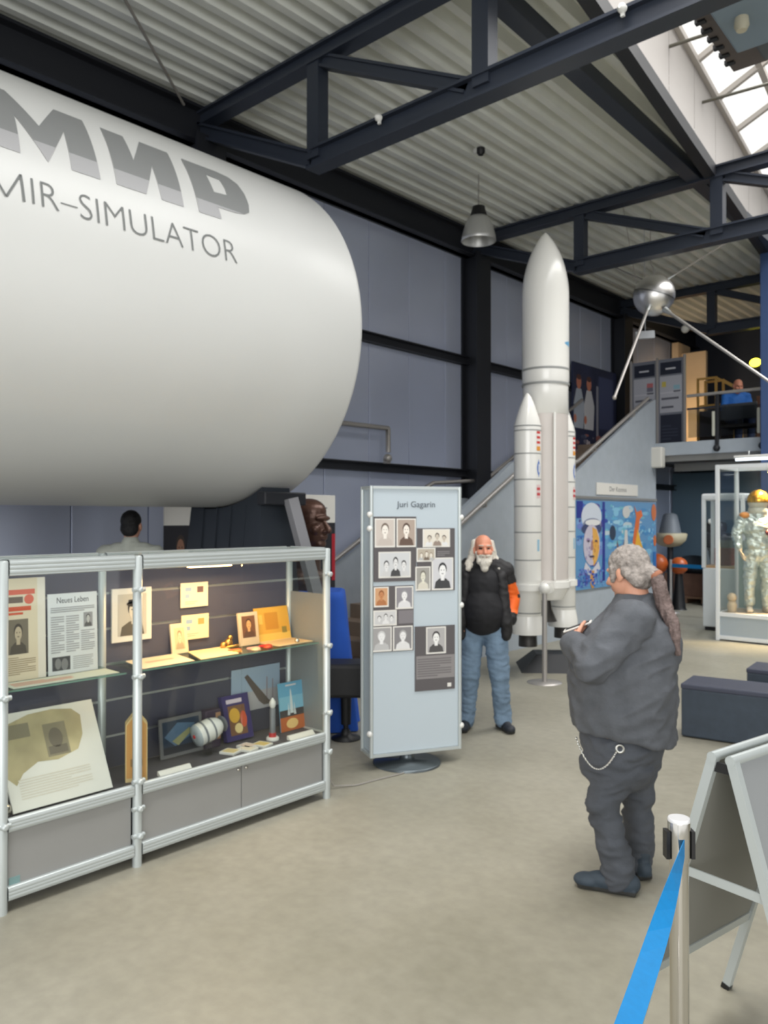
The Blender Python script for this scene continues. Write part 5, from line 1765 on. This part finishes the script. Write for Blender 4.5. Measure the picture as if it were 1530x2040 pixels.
# ---- bearded man with orange-banded black jacket
b0 = empty('tmp', (0, 0, 0))
bpy.data.objects.remove(b0)
HP, HK = Vector((-3.945, 5.665, 0)), R(36)
J = dict(hl=(.10, .01, .86), hr=(-.10, .01, .86), kl=(.135, -.02, .47), kr=(-.115, -.02, .47), al=(.165, .03, .09), ar=(-.14, .03, .09),
         sl=(.185, .025, 1.35), sr=(-.185, .025, 1.35), el=(.25, .10, 1.11), er=(-.255, .08, 1.10), wl=(.225, -.02, .94), wr=(-.225, -.02, .94))
Mh = Matrix.Translation((0, -.02, 1.535)) @ Matrix.Rotation(R(8), 4, 'Z')
mb = MB()
head_parts(mb, Mh, 1.2)
mb.cone((0, .02, 1.42), .06, (0, .02, 1.30), .09, 16)
mb.ball((0, .0, 1.20), (.165, .11, .20)).ball((0, -.02, 1.0), (.16, .12, .15)).ball((0, .01, .88), (.14, .10, .10))
for a, b_, c_, r_ in (('sl', 'el', 'wl', 1), ('sr', 'er', 'wr', -1)):
    mb.cone((J[a][0] * .6, .02, 1.36), .055, J[a], .056).cone(J[a], .052, J[b_], .041).cone(J[b_], .039, J[c_], .029)
for a, b_, c_ in (('hl', 'kl', 'al'), ('hr', 'kr', 'ar')):
    mb.cone(J[a], .082, J[b_], .056).cone(J[b_], .054, J[c_], .04)
    mb.cone(J[c_], .034, (J[c_][0] * 1.05, -.03, .05), .028)
hand_parts(mb, J['wl'], (-.20, -.15, -.95), (-1, 0, .2), (0, -1, .1), 14)
hand_parts(mb, J['wr'], (.20, -.15, -.95), (1, 0, .2), (0, -1, .1), 14)
man1 = remeshed(mb, 'person', [SKIN_R, EYE, LIP], .0058, 4, None, face_pick(Mh))
man1.location = HP
man1.rotation_euler = (0, 0, HK)
tag(man1, 'bearded person with long white hair in black jacket with orange sleeve band', 'person')
mb = MB()
for a, b_, c_, s in (('hl', 'kl', 'al', 1), ('hr', 'kr', 'ar', -1)):
    mb.cone(J[a], .112, J[b_], .088).cone(J[b_], .086, (J[c_][0], J[c_][1] - .005, .11), .072)
    mb.cone((J[c_][0], J[c_][1] - .01, .12), .078, (J[c_][0] * 1.02, J[c_][1] - .02, .085), .074)
mb.ball((0, .01, .90), (.185, .145, .12))
remeshed(mb, 'jeans', [JEAN], .009, 5, (.008, (9, 9, 16)), None, man1, 3.1)
mb = MB()
mb.ball((0, -.055, 1.02), (.185, .165, .20)).ball((0, -.025, 1.22), (.165, .13, .17)).ball((0, -.02, .93), (.18, .165, .13)).cone((0, .01, 1.40), .078, (0, .0, 1.32), .11, 18)
remeshed(mb, 'shirt', [BLKC], .009, 6, (.005, (8, 8, 10)), None, man1, 5.0)
mb = MB()
mb.ball((.0, .055, 1.18), (.215, .125, .24)).ball((0, .04, .98), (.225, .15, .20)).cone((-.13, .03, 1.39), .07, (.13, .03, 1.39), .07, 16).cone((0, .05, 1.42), .088, (0, .05, 1.36), .10, 16)
for s in (1, -1):
    mb.cone((s * .15, -.06, 1.30), .05, (s * .19, -.09, .92), .055, 14).cone((s * .19, -.09, .92), .055, (s * .195, -.06, .82), .052, 14)
for a, b_, c_ in (('sl', 'el', 'wl'), ('sr', 'er', 'wr')):
    mb.cone((J[a][0] * .7, .025, 1.36), .085, J[a], .080).cone(J[a], .078, J[b_], .068).cone(J[b_], .068, J[c_], .056)


def jk(c, n):
    for e, s, w in ((J['el'], J['sl'], J['wl']),):
        if c.x > .20 and n.x > -.25:
            v = Vector(e)
            if (c - v).length < .175 and c.z > .99 and (c.z < 1.255) and not (abs(c.z - 1.135 - .25 * (c.y - .08)) < .016 and c.y > .05):
                return 1 if (c.y < .135) else 0
    return 0


remeshed(mb, 'jacket', [BLKJ, ORNG], .008, 5, (.008, (9, 9, 12)), jk, man1, 1.3)
for a, yw, s in (('al', R(22), 1), ('ar', R(-12), -1)):
    mb = MB()
    shoe_parts(mb, J[a], yw)
    remeshed(mb, 'shoe', [DSHOE, SOLE], .007, 3, None, lambda c, n: 1 if c.z < .022 else 0, man1)
mb = MB()
for s in (1, -1):
    mb.cone((s * .070, .03, .05), .030, (s * .088, .035, -.06), .036, 12, Mh).cone((s * .088, .035, -.06), .036, (s * .125, .02, -.135), .034, 12, Mh).cone((s * .10, .03, -.12), .034, (s * .135, -.03, -.165), .022, 12, Mh)
mb.ball((0, .055, -.01), (.080, .062, .085), 18, Mh).ball((0, .07, -.10), (.10, .045, .09), 18, Mh).ball((0, .055, .075), (.062, .06, .04), 16, Mh)
remeshed(mb, 'hair', [WHAIR], .006, 3, (.006, (40, 40, 14)), None, man1)
mb = MB()
mb.ball((0, -.082, -.112), (.048, .036, .05), 18, Mh).ball((0, -.085, -.155), (.034, .028, .035), 16, Mh).cone((-.038, -.084, -.052), .012, (.038, -.084, -.052), .012, 12, Mh).ball((0, -.098, -.050), (.036, .014, .012), 14, Mh)
for s in (1, -1):
    mb.cone((s * .058, -.045, -.03), .018, (s * .04, -.07, -.10), .026, 12, Mh)
remeshed(mb, 'beard', [WHAIR], .0055, 2, (.004, (50, 50, 20)), None, man1)
mb = MB().use(WHAIR)
for s in (1, -1):
    mb.cone((s * .018, -.099, .034), .005, (s * .05, -.088, .034), .004, 8, Mh)
mb.build('eyebrow', None, man1)

# ---- man with ponytail in grey shirt
HP2, HK2 = Vector((-1.80, 3.77, 0)), R(-66)
K = dict(hl=(.11, -.01, .72), hr=(-.11, .06, .72), kl=(.13, -.085, .40), kr=(-.10, .085, .40), al=(.14, -.005, .09), ar=(-.09, .085, .09),
         sl=(.215, .06, 1.315), sr=(-.215, .06, 1.315), el=(.315, -.115, 1.12), er=(-.30, -.11, 1.11), wl=(.16, -.21, 1.185), wr=(-.12, -.20, 1.17))
Mh2 = Matrix.Translation((0, .035, 1.525)) @ Matrix.Rotation(R(-34), 4, 'Z') @ Matrix.Rotation(R(12), 4, 'X')
mb = MB()
head_parts(mb, Mh2, 1.0)
mb.cone((0, .07, 1.44), .064, (0, .08, 1.30), .09, 16)
mb.ball((0, .04, 1.15), (.18, .16, .22)).ball((0, .0, .95), (.2, .19, .19)).ball((0, .02, .78), (.18, .16, .14))
for a, b_, c_ in (('sl', 'el', 'wl'), ('sr', 'er', 'wr')):
    mb.cone((K[a][0] * .6, .06, 1.32), .06, K[a], .058).cone(K[a], .055, K[b_], .044).cone(K[b_], .042, K[c_], .031)
for a, b_, c_ in (('hl', 'kl', 'al'), ('hr', 'kr', 'ar')):
    mb.cone(K[a], .09, K[b_], .06).cone(K[b_], .055, K[c_], .042).cone(K[c_], .034, (K[c_][0], K[c_][1] - .03, .05), .03)
hand_parts(mb, K['wl'], (-.9, -.12, .22), (-.2, .9, .3), (.1, .3, .9), 30)
hand_parts(mb, K['wr'], (.9, -.12, .22), (.2, .9, .3), (-.1, .3, .9), 30)
man2 = remeshed(mb, 'person', [SKIN, EYE, LIP], .0058, 4, None, face_pick(Mh2))
man2.location = HP2
man2.rotation_euler = (0, 0, HK2)
tag(man2, 'stout person with grey ponytail in heather grey shirt, seen from behind at an angle', 'person')
mb = MB()
mb.ball((0, .01, .70), (.215, .205, .16)).ball((.06, -.02, .585), (.15, .175, .13)).ball((-.05, .03, .58), (.15, .165, .14))
for a, b_, c_, r_ in (('hl', 'kl', 'al', 1), ('hr', 'kr', 'ar', -1)):
    mb.cone((K[a][0], K[a][1], .60), .112, K[b_], .078).cone(K[b_], .078, (K[c_][0], K[c_][1], .13), .072).cone((K[c_][0], K[c_][1], .13), .078, (K[c_][0], K[c_][1] - .012, .085), .075)
remeshed(mb, 'trousers', [GJEAN], .009, 4, (.013, (7, 7, 13)), None, man2, 2.2)
mb = MB()
prs = [(.745, .015, .255, .252), (.80, .015, .258, .252), (.95, .008, .265, .258), (1.08, .012, .264, .258), (1.20, .045, .25, .24), (1.29, .065, .225, .19), (1.355, .07, .16, .13), (1.40, .075, .095, .095), (1.425, .075, .088, .088)]
vs, fs = [], []
nn = 48
for z, yc, rx, ry in prs:
    for j in range(nn):
        t = 2 * math.pi * j / nn
        e = .82
        cx, sx_ = math.cos(t), math.sin(t)
        vs.append((rx * math.copysign(abs(cx) ** e, cx), yc + ry * math.copysign(abs(sx_) ** e, sx_), z + (-.045 * (sx_ > 0) * abs(sx_) + .03 * (sx_ < 0) * abs(sx_) if z < .78 else 0)))
for i in range(len(prs) - 1):
    for j in range(nn):
        a, b_ = i * nn + j, i * nn + (j + 1) % nn
        fs.append((a, b_, b_ + nn, a + nn))
fs.append(tuple(range(nn))[::-1])
fs.append(tuple(range((len(prs) - 1) * nn, len(prs) * nn)))
mb.add(vs, fs)
for a, b_, c_ in (('sl', 'el', 'wl'), ('sr', 'er', 'wr')):
    mb.cone((K[a][0] * .7, .06, 1.29), .11, K[a], .108).cone(K[a], .108, K[b_], .088).cone(K[b_], .088, (Vector(K[b_]) * .12 + Vector(K[c_]) * .88), .068)
remeshed(mb, 'shirt', [GSHIRT], .009, 5, (.017, (6, 6, 8)), None, man2, 7.7)
for a, yw, L in (('al', R(-4), .315), ('ar', R(-62), .30)):
    mb = MB()
    shoe_parts(mb, K[a], yw, L)
    remeshed(mb, 'shoe', [BSHOE, SOLE], .007, 3, None, lambda c, n: 1 if c.z < .024 else 0, man2)
mb = MB()
mb.ball((0, .022, .048), (.090, .108, .094), 22, Mh2).ball((0, .075, -.02), (.082, .055, .075), 18, Mh2)
for s in (1, -1):
    mb.cone((s * .075, -.025, .03), .022, (s * .070, -.04, -.025), .014, 12, Mh2).cone((s * .074, .05, .0), .03, (s * .055, .09, -.05), .03, 12, Mh2)
mb.cone((0, .10, .0), .05, (0, .15, -.03), .032, 14, Mh2)
remeshed(mb, 'hair', [GHAIR], .006, 3, (.004, (60, 60, 30)), None, man2)
tb = Mh2 @ Vector((0, .16, -.035))
tl_ = [tb, tb + Vector((.02, .012, -.055)), (.105, .205, 1.39), (.135, .238, 1.31), (.15, .254, 1.24), (.15, .268, 1.16)]
mb = MB()
for i, (p_, q_) in enumerate(zip(tl_[:-1], tl_[1:])):
    rr = (.028, .034, .036, .033, .027, .012)
    mb.cone(p_, rr[i], q_, rr[i + 1], 14)
remeshed(mb, 'ponytail', [BTAIL], .006, 3, (.006, (60, 60, 12)), None, man2)
MB().use(mat('orange_hair_tie', (158, 104, 78), .7)).lathe([(.030, -.010), (.033, 0), (.030, .010)], tb, Vector((.05, .1, -.12)), 20).build('hair_tie', None, man2)
ch = []
for i in range(41):
    t = i / 40
    y_ = -.198 + t * .19
    z_ = .755 - .115 * math.sin(math.pi * t) ** .8 - .045 * t
    x_ = .16 + .085 * math.sin(math.pi * (.25 + .6 * t))
    ch.append(Vector((x_ + .012, y_, z_)))
m_ = MB().use(mat('chain_steel', (206, 206, 202), .25, .9))
for i in range(40):
    d_ = (ch[i + 1] - ch[i]).normalized()
    m_.ball((ch[i] + ch[i + 1]) / 2, (.0075, .0045 if i % 2 else .008, .0045), 10, None, d_.to_track_quat('X', 'Z'))
m_.build('wallet_chain', None, man2)
MB().use(mat('chain_steel', (206, 206, 202), .25, .9)).lathe([(.022, -.004), (.022, .004), (.012, .004), (.012, -.004), (.022, -.004)], ch[-1] + Vector((.004, .012, 0)), (1, .1, .1), 24, cap=False).build('chain_ring', None, man2)
lw = HP2 + Matrix.Rotation(HK2, 3, 'Z') @ Vector((.02, -.205, 1.25))
M = Matrix.Translation(lw) @ Matrix.Rotation(HK2, 4, 'Z') @ Matrix.Rotation(R(-68), 4, 'X')
m_ = MB(lw).use(PAPER).box((-.05, -.008, -.07), (.05, .0, .075), M, .004).use(col((120, 104, 168))).rect(-.045, -.065, .045, .0, M @ frame((0, .001, 0), (-1, 0, 0), (0, 0, 1)), .0002).use(BLACKP).box((-.04, -.0092, -.06), (.04, -.008, .065), M)
tag(m_.build('leaflet'), 'folded white and violet leaflet held by the person with the ponytail', 'leaflet')


# ---- simpler figures
def figure(name, P, rz, Hh, shirt, trousers, hairm, label, skin=SKIN, dark_print=False, broad=1.0):
    k = Hh / 1.75
    mb = MB()
    M0 = Matrix.Translation((0, -.01, 1.63 * k))
    head_parts(mb, M0)
    mb.ball((0, 0, 1.25 * k), (.17 * broad, .10, .2 * k)).ball((0, 0, 1.0 * k), (.15 * broad, .10, .16 * k))
    for s in (1, -1):
        mb.cone((s * .10, .02, 1.43 * k), .05, (s * .19 * broad, .02, 1.42 * k), .05).cone((s * .2 * broad, .02, 1.42 * k), .048, (s * .25 * broad, .03, 1.13 * k), .038).cone((s * .25 * broad, .03, 1.13 * k), .036, (s * .26 * broad, -.05, .88 * k), .028)
        hand_parts(mb, (s * .26 * broad, -.05, .88 * k), (0, -.12, -1), (-s, 0, 0), (0, -1, -.1), 14)
        mb.cone((s * .09, 0, .92 * k), .08, (s * .10, -.01, .48 * k), .055).cone((s * .10, -.01, .48 * k), .05, (s * .10, .02, .08 * k), .038).cone((s * .10, .02, .07), .036, (s * .11, -.12, .04), .03)
    o = remeshed(mb, name, [skin, EYE, LIP], .007, 4, None, face_pick(M0))
    o.location = P
    o.rotation_euler = (0, 0, rz)
    tag(o, label, 'person')
    mb = MB()
    mb.ball((0, 0, 1.26 * k), (.205 * broad, .135, .21 * k)).ball((0, 0, 1.02 * k), (.19 * broad, .135, .2 * k)).cone((0, .02, 1.50 * k), .07, (0, .02, 1.44 * k), .09, 16).cone((-.12, .02, 1.43 * k), .075, (.12, .02, 1.43 * k), .075, 16)
    for s in (1, -1):
        mb.cone((s * .13 * broad, .02, 1.42 * k), .078, (s * .2 * broad, .02, 1.41 * k), .074).cone((s * .2 * broad, .02, 1.41 * k), .072, (s * .25 * broad, .03, 1.13 * k), .058).cone((s * .25 * broad, .03, 1.13 * k), .056, (s * .26 * broad, -.04, .92 * k), .045)
    pk = None
    mats_ = [shirt]
    if dark_print:
        mats_ = [shirt, mat('faded_dark_print', (96, 106, 104), .8)]
        pk = lambda c, n: 1 if (n.y > .3 and ((c.x - .03) / .035) ** 2 + ((c.z - 1.36 * k) / .04) ** 2 < 1 or n.y > .3 and ((c.x - .0) / .08) ** 2 + ((c.z - 1.30 * k) / .025) ** 2 < 1) else 0
    remeshed(mb, 'shirt', mats_, .009, 5, (.006, (9, 9, 12)), pk, o, 4.2)
    mb = MB()
    mb.ball((0, 0, .92 * k), (.17 * broad, .125, .11))
    for s in (1, -1):
        mb.cone((s * .09, 0, .88 * k), .10, (s * .10, -.01, .48 * k), .075).cone((s * .10, -.01, .48 * k), .073, (s * .10, .02, .10 * k), .062)
    remeshed(mb, 'trousers', [trousers], .01, 4, (.006, (9, 9, 14)), None, o)
    for s in (1, -1):
        mb = MB()
        shoe_parts(mb, (s * .10, .02), s * R(6))
        remeshed(mb, 'shoe', [DSHOE], .009, 2, None, None, o)
    mb = MB()
    mb.ball((0, .022, .045), (.085, .10, .092), 20, M0).ball((0, .065, -.02), (.078, .055, .075), 18, M0)
    remeshed(mb, 'hair', [hairm], .007, 3, (.003, (60, 60, 30)), None, o)
    return o


figure('person', (-6.21, 3.68, 0), R(-138), 1.86, mat('pale_grey_green_shirt', (190, 194, 184), .8, noise=(12, .05)), GJEAN, mat('black_hair', (16, 15, 16), .6, bump=(90, .4)), 'person with black hair in pale shirt standing behind the showcase, back turned', SKIN, True, 1.08)

# ---- seated visitor on the gallery
mb = MB()
M0 = Matrix.Translation((0, -.05, 1.12)) @ Matrix.Rotation(R(20), 4, 'X')
head_parts(mb, M0)
mb.ball((0, .05, .80), (.17, .11, .2)).ball((0, .08, .58), (.16, .12, .14))
for s in (1, -1):
    mb.cone((s * .1, .05, .96), .05, (s * .19, .05, .95), .048).cone((s * .19, .05, .95), .046, (s * .24, -.02, .70), .038).cone((s * .24, -.02, .70), .036, (s * .16, -.26, .66), .028)
    hand_parts(mb, (s * .16, -.26, .66), (-s * .2, -1, -.05), (0, 0, -1), (-s, -.2, 0), 14)
    mb.cone((s * .09, .06, .50), .08, (s * .11, -.36, .48), .058).cone((s * .11, -.36, .48), .054, (s * .11, -.34, .09), .038).cone((s * .11, -.34, .07), .035, (s * .12, -.46, .04), .03)
sit = remeshed(mb, 'person', [SKIN_R, EYE, LIP], .007, 4, None, face_pick(M0))
sit.location = (-5.06, 15.45, 3.12)
sit.rotation_euler = (0, 0, R(40))
tag(sit, 'balding person in bright blue shirt seated at a desk on the gallery', 'person')
mb = MB()
mb.ball((0, .05, .82), (.205, .145, .2)).ball((0, .07, .62), (.20, .155, .16)).cone((-.12, .05, .96), .075, (.12, .05, .96), .075, 16)
for s in (1, -1):
    mb.cone((s * .13, .05, .95), .078, (s * .2, .05, .94), .072).cone((s * .2, .05, .94), .07, (s * .25, -.02, .70), .058).cone((s * .25, -.02, .70), .056, (s * .18, -.18, .67), .045)
remeshed(mb, 'shirt', [mat('bright_blue_shirt', (34, 106, 190), .7, noise=(10, .08))], .01, 5, (.006, (9, 9, 12)), None, sit)
mb = MB()
mb.ball((0, .07, .50), (.18, .15, .11))
for s in (1, -1):
    mb.cone((s * .09, .05, .50), .10, (s * .11, -.36, .48), .078).cone((s * .11, -.36, .48), .075, (s * .11, -.34, .1), .062)
remeshed(mb, 'trousers', [mat('navy_trousers', (40, 54, 84), .8)], .01, 4, None, None, sit)
for s in (1, -1):
    mb = MB()
    shoe_parts(mb, (s * .11, -.34), s * R(6))
    remeshed(mb, 'shoe', [DSHOE], .009, 2, None, None, sit)
mb = MB()
mb.ball((0, .07, -.01), (.080, .055, .05), 18, M0)
remeshed(mb, 'hair', [GHAIR], .007, 2, None, None, sit)
c0 = (-5.06, 15.45, 3.12)
chm = Matrix.Translation(c0) @ Matrix.Rotation(R(40), 4, 'Z')
ch_ = empty('office_chair', c0)
tag(ch_, 'dark office chair under the seated person on the gallery', 'chair')
MB(c0).use(BLACKP).box((-.22, -.15, .36), (.22, .26, .415), chm, .02).build('seat', None, ch_)
MB(c0).use(BLACKP).box((-.20, .27, .5), (.20, .31, .85), chm, .02).box((-.03, .24, .38), (.03, .30, .6), chm).build('backrest', None, ch_)
MB(c0).use(BLACKP).lathe([(.03, .05), (.03, .37)], (0, .05, 0), n=14, M=chm).box((-.25, .03, .03), (.25, .07, .06), chm).box((-.02, -.2, .03), (.02, .3, .06), chm).build('base', None, ch_)

# ---- silver pressure suit on a mannequin
SILV = mat('silver_suit_fabric', (208, 216, 212), .36, .6, noise=(9, .15), bump=(14, .6))
a0 = Vector((-3.80, 12.50, .41))
mb = MB()
M0 = Matrix.Translation((0, 0, 1.60))
head_parts(mb, M0)
mb.ball((0, 0, 1.25), (.16, .10, .2)).ball((0, 0, 1.0), (.14, .10, .16))
for s in (1, -1):
    mb.cone((s * .19, .02, 1.40), .046, (s * .30, .0, 1.15), .038).cone((s * .30, .0, 1.15), .036, (s * .27, -.10, .92), .03)
    hand_parts(mb, (s * .27, -.10, .92), (-s * .15, -.25, -.9), (-s, 0, 0), (0, -1, -.2), 20)
    mb.cone((s * .09, 0, .88), .08, (s * .12, -.01, .46), .055).cone((s * .12, -.01, .46), .05, (s * .12, .02, .08), .038)
manq = remeshed(mb, 'suit_mannequin', [mat('mannequin_beige', (222, 200, 172), .5)], .007, 4)
manq.location = a0
manq.rotation_euler = (0, 0, R(30))
tag(manq, 'mannequin in silver pressure suit and gold topped helmet inside showcase', 'mannequin')
mb = MB()
mb.ball((0, 0, 1.25), (.22, .16, .22)).ball((0, 0, 1.02), (.19, .15, .18)).ball((0, 0, .86), (.19, .15, .13)).cone((-.13, 0, 1.40), .09, (.13, 0, 1.40), .09, 18).cone((0, 0, 1.46), .12, (0, 0, 1.40), .13, 18)
for s in (1, -1):
    mb.cone((s * .2, .02, 1.38), .095, (s * .30, .0, 1.15), .075).cone((s * .30, .0, 1.15), .074, (s * .28, -.07, .98), .058)
    mb.cone((s * .095, 0, .84), .115, (s * .12, -.01, .46), .085).cone((s * .12, -.01, .46), .085, (s * .12, .02, .14), .070)
remeshed(mb, 'suit', [SILV], .010, 5, (.016, (11, 11, 16)), None, manq, 6.0)
for s in (1, -1):
    mb = MB()
    shoe_parts(mb, (s * .12, .02), s * R(10), .30)
    remeshed(mb, 'boot', [mat('pale_boot', (206, 196, 180), .5)], .009, 2, None, None, manq)
    MB().use(mat('orange_patch', (226, 150, 80), .5)).ball((s * .19, -.02, 1.43), (.08, .09, .05), 18).build('shoulder_pad', None, manq)
MB().use(mat('pale_helmet', (206, 204, 190), .35)).ball((0, 0, 1.64), (.145, .15, .155), 32).lathe([(.13, 1.46), (.14, 1.50), (.13, 1.54)], (0, 0, 0), n=32).build('helmet', None, manq)
v_ = MB().use(mat('gold_visor', (226, 168, 66), .15, .85))
vs, fs = [], []
for i in range(13):
    el = R(-12 + 90 * i / 12)
    for j in range(25):
        az = R(-95 + 190 * j / 24)
        vs.append((.150 * math.cos(el) * math.sin(az), -.155 * math.cos(el) * math.cos(az), 1.65 + .158 * math.sin(el)))
for i in range(12):
    for j in range(24):
        fs.append((i * 25 + j, i * 25 + j + 1, (i + 1) * 25 + j + 1, (i + 1) * 25 + j))
v_.add(vs, fs, True)
v_.build('visor', None, manq)
MB().use(mat('dark_maroon_patch', (110, 50, 56), .6)).ball((.12, -.135, 1.18), (.06, .03, .05), 16).build('chest_patch', None, manq)
MB().use(ALU).lathe([(.11, 1.42), (.115, 1.44), (.11, 1.46)], (0, 0, 0), n=32, cap=False).build('neck_ring', None, manq)

# ---- bronze bust
BRZ = mat('dark_bronze', (92, 66, 56), .35, .35, noise=(8, .18))
bp_ = Vector((-5.22, 4.855, 1.17))
mb = MB()
Mb = Matrix.Translation((0, 0, .575)) @ Matrix.Scale(1.75, 4)
head_parts(mb, Mb, 1.1, False)
mb.cone((0, .03, .40), .11, (0, .05, .16), .125, 18)
mb.ball((0, .04, .10), (.20, .14, .11)).box((-.15, -.08, .0), (.15, .16, .06))
mb.ball((0, .03, .605 + .08), (.135, .175, .12))
bus = remeshed(mb, 'bronze_bust', [BRZ], .008, 3)
bus.location = bp_
bus.rotation_euler = (0, 0, R(95))
tag(bus, 'dark bronze head bust on the blue draped plinth', 'bust')
